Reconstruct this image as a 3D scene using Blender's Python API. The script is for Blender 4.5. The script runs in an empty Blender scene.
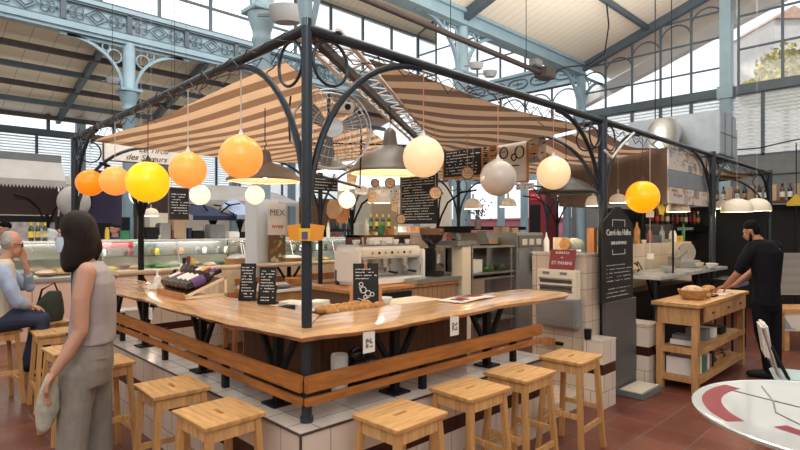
import bpy, bmesh, math, random
from mathutils import Vector, Matrix
R = random.Random(7)
SC = bpy.context.scene
COL = SC.collection
PI = math.pi

# ---------------------------------------------------------------- camera, world, exposure
YAW = math.atan2(537, 552)            # the stall is seen corner-on, its two sides run off to either hand
CX, CY, CZ, F = -1.604, -2.346, 1.60, 537.0
cam_d = bpy.data.cameras.new('camera'); cam = bpy.data.objects.new('camera', cam_d); COL.objects.link(cam)
cam_d.sensor_width = 36; cam_d.lens = 36 * F / 800; cam_d.shift_y = 5 / 800
cam_d.clip_start = 0.05; cam_d.clip_end = 400
cam.location = (CX, CY, CZ); cam.rotation_euler = (PI / 2, 0, -YAW)
SC.camera = cam
w = bpy.data.worlds.new('sky'); SC.world = w; w.use_nodes = True
bg = w.node_tree.nodes['Background']; bg.inputs[0].default_value = (0.90, 0.96, 1.0, 1); bg.inputs[1].default_value = 1.35
sun_d = bpy.data.lights.new('sun', 'SUN'); sun_d.energy = 2.2; sun_d.angle = 0.03; sun_d.color = (1, .93, .82)
sun = bpy.data.objects.new('sun', sun_d); COL.objects.link(sun); sun.rotation_euler = (math.radians(38), 0, math.radians(-70))
def area_fill(x, y, z, sx, sy, e, col=(1, .97, .93), rot=(0, 0, 0)):  # unseen area light added as fill
    l = bpy.data.lights.new('fill_light', 'AREA'); l.shape = 'RECTANGLE'; l.size = sx; l.size_y = sy; l.energy = e; l.color = col
    o = bpy.data.objects.new('fill_light', l); COL.objects.link(o); o.location = (x, y, z); o.rotation_euler = rot
    return o
area_fill(3, 1.2, 7.1, 9, 3, 430)  # added fill facing down over the bar
area_fill(4, 9, 8.6, 12, 3, 500)  # added fill facing down between the two column rows
area_fill(-3.5, -6, 6.5, 5, 5, 330, (1, .98, .95), (math.radians(35), 0, math.radians(-40)))  # added fill behind the viewpoint
area_fill(5, .8, 4.6, 12, 5, 620, (1, .95, .86), (PI, 0, 0))  # added fill facing up, brightens the near ceiling
area_fill(1, 14.5, 4.2, 14, 3, 50, (1, .95, .85), (PI, 0, 0))  # added weak fill facing up at the low far roof
SC.view_settings.view_transform = 'Standard'; SC.view_settings.look = 'None'
SC.view_settings.exposure = 0.15; SC.view_settings.gamma = 1; SC.view_settings.use_curve_mapping = False
SC.cycles.use_denoising = True
SC.cycles.max_bounces = 7; SC.cycles.transparent_max_bounces = 16; SC.cycles.caustics_reflective = False; SC.cycles.caustics_refractive = False
SC.cycles.sample_clamp_indirect = 6

# ---------------------------------------------------------------- measuring helpers
cs, sn = math.cos(YAW), math.sin(YAW)
def P(px, py, d):
    """a world point seen at px,py of an 800x450 frame, d metres ahead of the viewpoint"""
    x = (px - 400) / F * d
    return Vector((CX + cs * x + sn * d, CY - sn * x + cs * d, CZ + (230 - py) / F * d))
def PZ(px, py, z): return P(px, py, (CZ - z) * F / (py - 230))
def PY(px, y, py=230):
    r = (px - 400) / F; W = y - CY; U = W * (sn + cs * r) / (cs - sn * r)
    d = sn * U + cs * W
    return P(px, py, d)
def PX(px, x, py=230):
    r = (px - 400) / F; U = x - CX; W = U * (cs - sn * r) / (sn + cs * r)
    return P(px, py, sn * U + cs * W)

# ---------------------------------------------------------------- materials
M = {}
def mat(name, col, rough=.6, metal=0, var=.0, scale=8, bump=0, stretch=None, emis=None, estr=0, alpha=None, spec=None, col2=None, trans=0):
    m = bpy.data.materials.new(name); m.use_nodes = True; M[name] = m
    nt = m.node_tree; b = nt.nodes['Principled BSDF']
    b.inputs['Base Color'].default_value = (*col, 1); b.inputs['Roughness'].default_value = rough; b.inputs['Metallic'].default_value = metal
    if spec is not None: b.inputs['Specular IOR Level'].default_value = spec
    if emis: b.inputs['Emission Color'].default_value = (*emis, 1); b.inputs['Emission Strength'].default_value = estr
    if trans: b.inputs['Transmission Weight'].default_value = trans
    if var or bump:
        tc = nt.nodes.new('ShaderNodeTexCoord'); mp = nt.nodes.new('ShaderNodeMapping'); n = nt.nodes.new('ShaderNodeTexNoise')
        n.inputs['Scale'].default_value = scale; n.inputs['Detail'].default_value = 6; n.inputs['Roughness'].default_value = .6
        if stretch: mp.inputs['Scale'].default_value = stretch
        nt.links.new(tc.outputs['Object'], mp.inputs[0]); nt.links.new(mp.outputs[0], n.inputs[0])
        if var:
            cr = nt.nodes.new('ShaderNodeValToRGB')
            c2 = col2 or tuple(c * (1 - var) for c in col)
            c1 = col if col2 else tuple(min(1, c * (1 + var * .6)) for c in col)
            cr.color_ramp.elements[0].position = .32; cr.color_ramp.elements[1].position = .68
            cr.color_ramp.elements[0].color = (*c2, 1); cr.color_ramp.elements[1].color = (*c1, 1)
            nt.links.new(n.outputs[0], cr.inputs[0]); nt.links.new(cr.outputs[0], b.inputs['Base Color'])
        if bump:
            bp = nt.nodes.new('ShaderNodeBump'); bp.inputs['Strength'].default_value = bump; bp.inputs['Distance'].default_value = .01
            nt.links.new(n.outputs[0], bp.inputs['Height']); nt.links.new(bp.outputs[0], b.inputs['Normal'])
    return m
mat('stool_wood', (.66, .38, .15), .45, var=.30, scale=5, stretch=(1, 9, 1))
mat('stool_wood_cross', (.66, .38, .15), .45, var=.30, scale=5, stretch=(9, 1, 1))
mat('leg_wood', (.56, .30, .11), .5, var=.22, scale=5, stretch=(7, 7, .7))
mat('slab_wood', (.70, .42, .21), .15, var=.38, scale=3.2, stretch=(.8, 5, 1))
mat('slab_wood_side', (.70, .42, .21), .15, var=.38, scale=3.2, stretch=(5, .8, 1))
mat('pine', (.42, .155, .036), .42, var=.38, scale=4, stretch=(1, 1, 9))
mat('beech', (.55, .30, .12), .45, var=.28, scale=4, stretch=(1, 8, 1))
mat('pale_wood', (.84, .66, .44), .5, var=.2, scale=4, stretch=(1, 6, 1))
mat('walnut', (.13, .06, .027), .55, spec=.3, var=.45, scale=6, stretch=(9, 9, .6))
mat('orange_wood', (.52, .22, .07), .5, var=.3, scale=4, stretch=(6, 6, 1))
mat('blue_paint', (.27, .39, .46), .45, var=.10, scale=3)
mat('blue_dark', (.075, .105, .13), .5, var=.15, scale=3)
mat('grey_steel', (.026, .036, .048), .38, .35, var=.2, scale=6)
mat('dark_rust', (.07, .055, .05), .6, .2, var=.3)
def lamp_light(parent, z, e, col=(1, .80, .55), r=.03, y=0, x=0, area=None):
    l = bpy.data.lights.new('bulb_light', 'AREA' if area else 'POINT'); l.energy = e; l.color = col
    if area: l.shape = 'RECTANGLE'; l.size, l.size_y = area
    else: l.shadow_soft_size = r
    o = bpy.data.objects.new('bulb_light', l); COL.objects.link(o); o.parent = parent; o.location = (x, y, z)
    return o
mat('black', (.008, .008, .009), .6, spec=.25)
mat('black_gloss', (.014, .014, .018), .15)
mat('white', (.80, .79, .76), .4)
mat('table_enamel', (.62, .64, .63), .06, .25)
mat('white_gloss', (.82, .80, .76), .15)
mat('cream', (.78, .70, .56), .6, var=.06, scale=2)
mat('chrome', (.72, .72, .72), .18, 1)
mat('steel', (.50, .50, .49), .34, .85, var=.12, scale=3, stretch=(1, 1, 8))
mat('galv', (.36, .40, .43), .42, .55, var=.14, scale=4)
mat('enamel', (.22, .19, .165), .38, .1, var=.1, scale=5)
mat('enamel_in', (.62, .50, .36), .5)
mat('chalk', (.010, .011, .012), .75, var=.35, scale=3)
mat('chalk_white', (.72, .70, .66), .9)
mat('paper', (.80, .76, .71), .8, var=.06, scale=6)
mat('crimson', (.20, .012, .022), .5)
mat('red', (.55, .03, .03), .5)
mat('pinkish', (.66, .42, .34), .5, var=.08, scale=2)
mat('pink', (.62, .22, .28), .6)
mat('bread', (.55, .27, .09), .8, var=.4, scale=14, bump=.5)
mat('bread_flour', (.66, .42, .26), .85, var=.4, scale=16, bump=.4)
mat('wicker', (.50, .27, .10), .6, var=.5, scale=40, stretch=(1, 1, 4), bump=.8)
mat('green_glass', (.02, .04, .02), .12)
mat('brown_glass', (.14, .05, .01), .12)
mat('wine_glass', (.012, .010, .016), .1)
mat('violet', (.12, .06, .20), .5)
mat('yellow', (.75, .50, .03), .5)
mat('green', (.03, .20, .08), .6)
mat('navy', (.02, .03, .07), .8)
mat('skin', (.50, .27, .18), .55, var=.08, scale=5)
mat('skin_tan', (.36, .17, .10), .55, var=.08, scale=5)
mat('hair_dark', (.016, .009, .006), .6, spec=.2, var=.6, scale=30, stretch=(6, 6, .6), bump=.6)
mat('hair_black', (.005, .005, .005), .8, spec=.1, var=.4, scale=40, bump=.5)
mat('hair_grey', (.33, .31, .29), .7, var=.3, scale=40, bump=.5)
mat('grey_shirt', (.36, .315, .31), .85, var=.12, scale=9, bump=.25)
mat('khaki', (.25, .225, .195), .85, var=.2, scale=8, bump=.4)
mat('cloth_bag', (.42, .42, .34), .9, var=.3, scale=14, bump=.6)
mat('tshirt_black', (.006, .0065, .009), .9, spec=.15, var=.3, scale=7, bump=.4)
mat('denim', (.10, .15, .24), .85, var=.3, scale=10, bump=.3)
mat('shirt_blue', (.34, .42, .58), .8, var=.2, scale=9, bump=.3)
mat('vest', (.60, .53, .42), .85, var=.1, scale=9, bump=.3)
mat('olive_bag', (.035, .042, .025), .8, var=.3, scale=8, bump=.4)
mat('mask_blue', (.50, .62, .70), .8)
mat('awning_grey', (.42, .39, .37), .8, var=.15, scale=2)
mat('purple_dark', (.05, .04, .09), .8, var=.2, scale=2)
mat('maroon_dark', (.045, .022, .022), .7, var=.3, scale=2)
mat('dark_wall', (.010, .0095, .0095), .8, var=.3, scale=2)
mat('brown_panel', (.135, .085, .060), .45, var=.2, scale=2, stretch=(6, 6, 1))
mat('gate_grey', (.10, .105, .11), .45, .2)
mat('slate', (.17, .18, .18), .6, var=.15, scale=5)
mat('marble', (.42, .45, .45), .18, var=.2, scale=7)
mat('leaf', (.10, .17, .02), .7, var=.7, scale=3, col2=(.50, .36, .02))
mat('lamp_grey', (.30, .31, .32), .5)
mat('stone_house', (.48, .45, .43), .8, var=.1, scale=2)
mat('roof_tile', (.40, .24, .19), .8, var=.2, scale=4)
mat('plastic_chair', (.62, .60, .54), .4)
mat('mint', (.45, .58, .58), .3)
mat('apron_rope', (.55, .45, .33), .8)
mat('bag_paper', (.58, .40, .24), .8, var=.1)
mat('bulb', (1, .9, .7), .5, emis=(1, .8, .5), estr=18)
mat('orange_cloth', (.80, .32, .03), .6)
mat('fruit_yellow', (.62, .40, .03), .5); mat('fruit_green', (.12, .22, .04), .5); mat('fish', (.55, .52, .50), .3, var=.4, scale=12)
mat('salmon', (.62, .30, .20), .4, var=.3, scale=12)
mat('board_brown', (.42, .30, .18), .8)
mat('wood_disc', (.62, .42, .25), .7, var=.15, scale=6)

def globe_mat(name, col, e, ecol=None):
    m = mat(name, col, .28); nt = m.node_tree; b = nt.nodes['Principled BSDF']
    b.inputs['Emission Color'].default_value = (*(ecol or col), 1); b.inputs['Emission Strength'].default_value = e
    b.inputs['Subsurface Weight'].default_value = 0
globe_mat('globe_orange', (.85, .27, .02), .55, (1.0, .24, .0))
globe_mat('globe_peach', (.85, .36, .08), .62, (1.0, .33, .06))
globe_mat('globe_yellow', (.85, .55, .02), .60, (1.0, .58, .0))
globe_mat('globe_bright', (.90, .36, .01), .80, (1.0, .34, .0))
globe_mat('globe_cream', (.80, .62, .40), .50, (1.0, .70, .36))
globe_mat('globe_warm', (.85, .80, .70), .9, (1.0, .86, .66))
globe_mat('globe_off', (.60, .54, .47), .0)

def glass_mat(name, tint, refl=.12, dirt=.0):
    m = bpy.data.materials.new(name); m.use_nodes = True; M[name] = m; nt = m.node_tree; nt.nodes.clear()
    o = nt.nodes.new('ShaderNodeOutputMaterial'); mx = nt.nodes.new('ShaderNodeMixShader'); t = nt.nodes.new('ShaderNodeBsdfTransparent'); g = nt.nodes.new('ShaderNodeBsdfGlossy')
    t.inputs[0].default_value = (*tint, 1); g.inputs['Roughness'].default_value = .08
    fr = nt.nodes.new('ShaderNodeFresnel'); fr.inputs[0].default_value = 1.45
    mt = nt.nodes.new('ShaderNodeMath'); mt.operation = 'MULTIPLY_ADD'; mt.inputs[1].default_value = 1.0; mt.inputs[2].default_value = refl * .3
    nt.links.new(fr.outputs[0], mt.inputs[0]); nt.links.new(mt.outputs[0], mx.inputs[0])
    nt.links.new(t.outputs[0], mx.inputs[1]); nt.links.new(g.outputs[0], mx.inputs[2])
    if dirt:
        mx2 = nt.nodes.new('ShaderNodeMixShader'); d = nt.nodes.new('ShaderNodeBsdfTranslucent'); d.inputs[0].default_value = (.9, .93, .95, 1)
        mx2.inputs[0].default_value = dirt; nt.links.new(mx.outputs[0], mx2.inputs[1]); nt.links.new(d.outputs[0], mx2.inputs[2]); nt.links.new(mx2.outputs[0], o.inputs[0])
    else: nt.links.new(mx.outputs[0], o.inputs[0])
    return m
glass_mat('window_glass', (.97, .98, 1)); glass_mat('case_glass', (.86, .95, .93)); glass_mat('clear_glass', (.9, .93, .93))
glass_mat('frosted_glass', (.85, .9, .93), dirt=.5)

def nodes(name):
    m = bpy.data.materials.new(name); m.use_nodes = True; M[name] = m; nt = m.node_tree
    return nt, nt.nodes['Principled BSDF'], (lambda t: nt.nodes.new('ShaderNode' + t)), nt.links.new
def mth(nt, op, a, b=None, c=None):
    n = nt.nodes.new('ShaderNodeMath'); n.operation = op
    for i, v in enumerate((a, b, c)):
        if v is None: continue
        if isinstance(v, (int, float)): n.inputs[i].default_value = v
        else: nt.links.new(v, n.inputs[i])
    return n.outputs[0]
def tile_wall(name, band=True, wid=.2, low=.155, topc=(.74, .65, .56), grout=(.28, .19, .14), up=.2):
    nt, b, N, L = nodes(name)
    g = N('NewGeometry'); s = N('SeparateXYZ'); L(g.outputs['Position'], s.inputs[0])
    u = mth(nt, 'ADD', s.outputs[0], s.outputs[1]); z = s.outputs[2]
    c = N('CombineXYZ'); L(u, c.inputs[0]); L(z, c.inputs[1])
    def brick(w, h, off, zoff):
        k = N('TexBrick'); k.offset = off; k.inputs['Scale'].default_value = 1; k.inputs['Brick Width'].default_value = w; k.inputs['Row Height'].default_value = h
        k.inputs['Mortar Size'].default_value = .0026; k.inputs['Mortar Smooth'].default_value = .1; k.inputs['Bias'].default_value = 0
        k.inputs['Color1'].default_value = (*topc, 1); k.inputs['Color2'].default_value = (topc[0] * .93, topc[1] * .9, topc[2] * .87, 1); k.inputs['Mortar'].default_value = (*grout, 1)
        mp = N('Mapping'); mp.inputs['Location'].default_value = (.037, zoff, 0); L(c.outputs[0], mp.inputs[0]); L(mp.outputs[0], k.inputs[0])
        return k
    k1 = brick(wid, up, 0, -.0); k2 = brick(wid * .8, low, .5, -.0)
    mx = N('MixRGB'); L(mth(nt, 'GREATER_THAN', z, .36), mx.inputs[0]); L(k2.outputs[0], mx.inputs[1]); L(k1.outputs[0], mx.inputs[2])
    out = mx.outputs[0]
    if band:
        m2 = N('MixRGB'); m2.inputs[2].default_value = (.045, .012, .010, 1)
        bb = mth(nt, 'MULTIPLY', mth(nt, 'GREATER_THAN', z, .31), mth(nt, 'LESS_THAN', z, .40))
        L(bb, m2.inputs[0]); L(out, m2.inputs[1]); out = m2.outputs[0]
    L(out, b.inputs['Base Color']); b.inputs['Roughness'].default_value = .22
tile_wall('wall_tiles'); tile_wall('pillar_tiles', False, wid=.19, low=.15, up=.15, topc=(.62, .52, .42))
tile_wall('back_tiles', False, wid=.3, low=.25, up=.25, topc=(.74, .62, .50))
def tile_flat(name, w, h, c1, c2, gr, mort=.005, rough=.3, off=0, noise=.25):
    nt, b, N, L = nodes(name)
    g = N('NewGeometry'); k = N('TexBrick'); k.offset = off; k.inputs['Scale'].default_value = 1
    k.inputs['Brick Width'].default_value = w; k.inputs['Row Height'].default_value = h; k.inputs['Mortar Size'].default_value = mort; k.inputs['Bias'].default_value = 0; k.inputs['Mortar Smooth'].default_value = .2
    k.inputs['Color1'].default_value = (*c1, 1); k.inputs['Color2'].default_value = (*c2, 1); k.inputs['Mortar'].default_value = (*gr, 1)
    L(g.outputs['Position'], k.inputs[0])
    n = N('TexNoise'); n.inputs['Scale'].default_value = 3; n.inputs['Detail'].default_value = 5; L(g.outputs['Position'], n.inputs[0])
    v = mth(nt, 'MULTIPLY_ADD', n.outputs[0], noise * 2, 1 - noise)
    mx = N('MixRGB'); mx.blend_type = 'MULTIPLY'; mx.inputs[0].default_value = 1; L(k.outputs[0], mx.inputs[1]); L(v, mx.inputs[2])
    L(mx.outputs[0], b.inputs['Base Color'])
    L(mth(nt, 'MULTIPLY_ADD', n.outputs[0], .3, rough - .1), b.inputs['Roughness'])
tile_flat('ledge_top', .3, .2, (.70, .64, .58), (.64, .58, .52), (.30, .22, .18), .004, .14)
tile_flat('floor_tiles', .33, .33, (.175, .052, .030), (.125, .036, .023), (.15, .10, .085), .007, .34, noise=.45)
def canvas(name, kind, lt, dk, tr):
    nt, b, N, L = nodes(name)
    g = N('NewGeometry'); s = N('SeparateXYZ'); L(g.outputs['Position'], s.inputs[0])
    if kind == 'x': co = mth(nt, 'MULTIPLY_ADD', s.outputs[1], .10, s.outputs[0])
    elif kind == 'y': co = s.outputs[1]
    else:
        vd = N('VectorMath'); vd.operation = 'DISTANCE'; cb_ = N('CombineXYZ'); L(s.outputs[0], cb_.inputs[0]); L(s.outputs[1], cb_.inputs[1])
        L(cb_.outputs[0], vd.inputs[0]); vd.inputs[1].default_value = (3.7, 2.9, 0); co = vd.outputs['Value']
    f = mth(nt, 'FRACT', mth(nt, 'DIVIDE', co, .30 if kind == 'r' else .25))
    st = mth(nt, 'GREATER_THAN', f, .52)
    mx = N('MixRGB'); mx.inputs[1].default_value = (*lt, 1); mx.inputs[2].default_value = (*dk, 1); L(st, mx.inputs[0])
    n = N('TexNoise'); n.inputs['Scale'].default_value = 1.6; n.inputs['Detail'].default_value = 4; L(g.outputs['Position'], n.inputs[0])
    m2 = N('MixRGB'); m2.blend_type = 'MULTIPLY'; m2.inputs[0].default_value = 1; L(mx.outputs[0], m2.inputs[1]); L(mth(nt, 'MULTIPLY_ADD', n.outputs[0], .4, .8), m2.inputs[2])
    d = N('BsdfDiffuse'); t = N('BsdfTranslucent'); ms = N('MixShader'); ms.inputs[0].default_value = tr
    L(m2.outputs[0], d.inputs[0]); L(m2.outputs[0], t.inputs[0]); L(d.outputs[0], ms.inputs[1]); L(t.outputs[0], ms.inputs[2])
    L(ms.outputs[0], nt.nodes['Material Output'].inputs[0])
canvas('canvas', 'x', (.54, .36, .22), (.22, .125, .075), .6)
canvas('canvas_arc_dim', 'r', (.33, .23, .155), (.115, .072, .05), .4)  # same cloth as the left canvas, its weaker light put into darker stripes
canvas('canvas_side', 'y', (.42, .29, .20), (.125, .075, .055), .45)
def lines_mat(name, c1, c2, axis, period, frac, rough=.6, bumpy=0):
    nt, b, N, L = nodes(name)
    g = N('NewGeometry'); s = N('SeparateXYZ'); L(g.outputs['Position'], s.inputs[0])
    f = mth(nt, 'FRACT', mth(nt, 'DIVIDE', s.outputs[axis], period)); st = mth(nt, 'GREATER_THAN', f, frac)
    mx = N('MixRGB'); mx.inputs[1].default_value = (*c1, 1); mx.inputs[2].default_value = (*c2, 1); L(st, mx.inputs[0]); L(mx.outputs[0], b.inputs['Base Color']); b.inputs['Roughness'].default_value = rough
lines_mat('ceiling_boards', (.84, .76, .64), (.66, .57, .46), 0, .24, .92)
lines_mat('ceiling_far', (.78, .70, .54), (.52, .47, .38), 0, .5, .95)
lines_mat('shop_panels', (.62, .42, .33), (.30, .18, .13), 0, .62, .975)
lines_mat('oak_slats', (.36, .21, .115), (.13, .07, .035), 0, .085, .9, .5)
lines_mat('cage', (.5, .48, .46), (.03, .03, .03), 2, .016, .45, .4)
def label_panel(name, base, cols, scale=7, dark=(.1, .08, .08)):
    nt, b, N, L = nodes(name)
    tc = N('TexCoord'); v = N('TexVoronoi'); v.inputs['Scale'].default_value = scale; L(tc.outputs['Object'], v.inputs[0])
    cr = N('ValToRGB'); cr.color_ramp.interpolation = 'CONSTANT'
    el = cr.color_ramp.elements; el[0].position = 0; el[0].color = (*base, 1); el[1].position = .5; el[1].color = (*base, 1)
    for i, c in enumerate(cols): e = el.new(.55 + .4 * i / len(cols)); e.color = (*c, 1)
    s = N('SeparateColor'); L(v.outputs['Color'], s.inputs[0]); L(s.outputs[0], cr.inputs[0]); L(cr.outputs[0], b.inputs['Base Color']); b.inputs['Roughness'].default_value = .7
label_panel('sticker_paper', (.66, .62, .58), [(.45, .42, .40), (.55, .36, .22), (.30, .28, .28), (.60, .50, .40)], 9)
label_panel('food_photo', (.16, .10, .06), [(.45, .38, .08), (.30, .16, .05), (.10, .13, .04), (.60, .50, .36)], 14)

# ---------------------------------------------------------------- mesh helpers
class MB:
    def __init__(s): s.bm = bmesh.new()
    def _new(s, vs): return [s.bm.verts.new(v) for v in vs]
    def face(s, pts):
        try: s.bm.faces.new(s._new(pts))
        except Exception: pass
        return s
    def box(s, c, d, rz=0, rx=0, ry=0, taper=1):
        m = Matrix.Translation(c) @ Matrix.Rotation(rz, 4, 'Z') @ Matrix.Rotation(ry, 4, 'Y') @ Matrix.Rotation(rx, 4, 'X')
        v = []
        for z in (-1, 1):
            t = taper if z > 0 else 1
            for x, y in ((-1, -1), (1, -1), (1, 1), (-1, 1)): v.append(s.bm.verts.new(m @ Vector((x * d[0] / 2 * t, y * d[1] / 2 * t, z * d[2] / 2))))
        for q in ((3, 2, 1, 0), (4, 5, 6, 7), (0, 1, 5, 4), (1, 2, 6, 5), (2, 3, 7, 6), (3, 0, 4, 7)): s.bm.faces.new([v[i] for i in q])
        return s
    def b2(s, a, b): return s.box([(p + q) / 2 for p, q in zip(a, b)], [abs(q - p) for p, q in zip(a, b)])
    def beam(s, p0, p1, wx, wz, up=(0, 0, 1)):
        p0, p1 = Vector(p0), Vector(p1); d = (p1 - p0).normalized(); sd = d.cross(Vector(up))
        if sd.length < 1e-4: sd = Vector((1, 0, 0))
        sd.normalize(); u = sd.cross(d); v = []
        for p in (p0, p1):
            for a, b in ((-1, -1), (1, -1), (1, 1), (-1, 1)): v.append(s.bm.verts.new(p + sd * a * wx / 2 + u * b * wz / 2))
        for q in ((0, 1, 2, 3), (7, 6, 5, 4), (1, 0, 4, 5), (2, 1, 5, 6), (3, 2, 6, 7), (0, 3, 7, 4)): s.bm.faces.new([v[i] for i in q])
        return s
    def tube(s, pts, r, seg=8, closed=False, caps=True):
        pts = [Vector(p) for p in pts]; n = len(pts); rings = []
        rr = r if isinstance(r, (list, tuple)) else [r] * n
        prev = None
        for i, p in enumerate(pts):
            if closed: t = pts[(i + 1) % n] - pts[i - 1]
            else: t = pts[min(i + 1, n - 1)] - pts[max(i - 1, 0)]
            t.normalize()
            if prev is None:
                a = Vector((0, 0, 1)) if abs(t.z) < .9 else Vector((1, 0, 0)); nrm = t.cross(a).normalized()
            else:
                nrm = prev - t * prev.dot(t)
                nrm = nrm.normalized() if nrm.length > 1e-5 else t.cross(Vector((0, 0, 1))).normalized()
            prev = nrm; bn = t.cross(nrm)
            rings.append([s.bm.verts.new(p + (nrm * math.cos(2 * PI * k / seg) + bn * math.sin(2 * PI * k / seg)) * rr[i]) for k in range(seg)])
        for i in range(n if closed else n - 1):
            a, b = rings[i], rings[(i + 1) % n]
            for k in range(seg):
                try: s.bm.faces.new((a[k], a[(k + 1) % seg], b[(k + 1) % seg], b[k]))
                except Exception: pass
        if caps and not closed: s.bm.faces.new(rings[0][::-1]); s.bm.faces.new(rings[-1])
        return s
    def cyl(s, p0, p1, r0, r1=None, seg=12): return s.tube([p0, p1], [r0, r0 if r1 is None else r1], seg)
    def lathe(s, prof, c=(0, 0, 0), seg=24, mtx=None, caps=True):
        rings = []; m = mtx or Matrix.Identity(4)
        for r, z in prof: rings.append([s.bm.verts.new(Vector(c) + (m @ Vector((max(r, 1e-4) * math.cos(2 * PI * k / seg), max(r, 1e-4) * math.sin(2 * PI * k / seg), z)))) for k in range(seg)])
        for a, b in zip(rings, rings[1:]):
            for k in range(seg): s.bm.faces.new((a[k], a[(k + 1) % seg], b[(k + 1) % seg], b[k]))
        if caps: s.bm.faces.new(rings[0][::-1]); s.bm.faces.new(rings[-1])
        return s
    def loft(s, secs, seg=14, caps=True):
        """secs: (cx,cy,cz,rx,ry) horizontal ellipses"""
        rings = []
        for x, y, z, rx, ry in secs: rings.append([s.bm.verts.new((x + rx * math.cos(2 * PI * k / seg), y + ry * math.sin(2 * PI * k / seg), z)) for k in range(seg)])
        for a, b in zip(rings, rings[1:]):
            for k in range(seg): s.bm.faces.new((a[k], a[(k + 1) % seg], b[(k + 1) % seg], b[k]))
        if caps: s.bm.faces.new(rings[0][::-1]); s.bm.faces.new(rings[-1])
        return s
    def ball(s, c, r, seg=16, rings=10, jit=0):
        rx, ry, rz = r if isinstance(r, (list, tuple)) else (r, r, r)
        pr = []
        top = s.bm.verts.new((c[0], c[1], c[2] + rz)); bot = s.bm.verts.new((c[0], c[1], c[2] - rz)); R_ = []
        for i in range(1, rings):
            a = PI * i / rings; j = 1 + (R.uniform(-jit, jit) if jit else 0)
            R_.append([s.bm.verts.new((c[0] + rx * j * math.sin(a) * math.cos(2 * PI * k / seg), c[1] + ry * j * math.sin(a) * math.sin(2 * PI * k / seg), c[2] + rz * math.cos(a))) for k in range(seg)])
        for k in range(seg): s.bm.faces.new((top, R_[0][k], R_[0][(k + 1) % seg])); s.bm.faces.new((bot, R_[-1][(k + 1) % seg], R_[-1][k]))
        for a, b in zip(R_, R_[1:]):
            for k in range(seg): s.bm.faces.new((a[k], b[k], b[(k + 1) % seg], a[(k + 1) % seg]))
        return s
    def prism(s, poly, v):
        """poly: closed outline of 3-D points, extruded by v"""
        v = Vector(v); a = s._new(poly); b = s._new([Vector(p) + v for p in poly]); n = len(poly)
        s.bm.faces.new(a[::-1]); s.bm.faces.new(b)
        for i in range(n): s.bm.faces.new((a[i], a[(i + 1) % n], b[(i + 1) % n], b[i]))
        return s
    def xf(s, m):
        bmesh.ops.transform(s.bm, matrix=m, verts=s.bm.verts); return s
    def build(s, name, m, parent=None, smooth=False, bevel=0, label=None):
        bmesh.ops.recalc_face_normals(s.bm, faces=s.bm.faces)
        if bevel: bmesh.ops.bevel(s.bm, geom=list(s.bm.edges), offset=bevel, segments=2, affect='EDGES', clamp_overlap=True)
        me = bpy.data.meshes.new(name)
        org = Vector((0, 0, 0))
        if parent is None:
            vs = [v.co for v in s.bm.verts]
            lo = [min(v[i] for v in vs) for i in range(3)]; hi = [max(v[i] for v in vs) for i in range(3)]
            org = Vector(((lo[0] + hi[0]) / 2, (lo[1] + hi[1]) / 2, lo[2]))
            bmesh.ops.translate(s.bm, vec=-org, verts=s.bm.verts)
        elif parent.get('_w'):
            bmesh.ops.translate(s.bm, vec=-Vector(parent['_w']), verts=s.bm.verts)
        if smooth:
            for f in s.bm.faces: f.smooth = True
            if smooth != 2:
                for e in s.bm.edges:
                    if len(e.link_faces) == 2 and e.calc_face_angle(0) > .7: e.smooth = False
        s.bm.to_mesh(me); s.bm.free()
        if isinstance(m, str): m = M[m]
        me.materials.append(m)
        o = bpy.data.objects.new(name, me); COL.objects.link(o)
        if parent is not None:
            o.parent = parent
            if parent.get('_w'): o['_w'] = parent['_w']
        o.location = org
        if label: o['label'] = label
        return o
def tag(o, label, cat, group=None, kind=None):
    o['label'] = label; o['category'] = cat
    if group: o['group'] = group
    if kind: o['kind'] = kind
    return o
def struct(o, label=None, cat='structure'):
    o['kind'] = 'structure'
    if label: o['label'] = label; o['category'] = cat
    return o
def thing(name, label, cat, loc=(0, 0, 0), rz=0, group=None, world=False):
    """world=True: parts are given in world coordinates although the Empty stands at loc"""
    o = bpy.data.objects.new(name, None); COL.objects.link(o); o.location = loc; o.rotation_euler = (0, 0, rz)
    o.empty_display_size = .1
    if world: o['_w'] = tuple(loc)
    tag(o, label, cat, group); return o
def dup(root, loc, rz=None, label=None, group=None, scale=None):
    def cp(o, par):
        c = o.copy(); COL.objects.link(c)
        if par is not None: c.parent = par
        for ch in o.children: cp(ch, c)
        return c
    r = cp(root, None); r.location = loc
    if rz is not None: r.rotation_euler = (0, 0, rz)
    if label: r['label'] = label
    if group: r['group'] = group
    if scale: r.scale = (scale,) * 3 if not isinstance(scale, tuple) else scale
    return r
def text(name, body, size, loc, rot, m, parent=None, depth=.002, align='CENTER', shear=0):
    c = bpy.data.curves.new(name, 'FONT'); c.body = body; c.size = size; c.extrude = depth; c.align_x = align; c.align_y = 'CENTER'; c.shear = shear
    tmp = bpy.data.objects.new(name, c); COL.objects.link(tmp)
    me = bpy.data.meshes.new_from_object(tmp.evaluated_get(bpy.context.evaluated_depsgraph_get())); bpy.data.objects.remove(tmp)
    me.materials.clear(); me.materials.append(M[m]); o = bpy.data.objects.new(name, me); COL.objects.link(o); o.parent = parent
    w_ = parent.get('_w') if parent else None
    o.location = Vector(loc) - (Vector(w_) if w_ else Vector((0, 0, 0))); o.rotation_euler = rot
    return o
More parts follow.
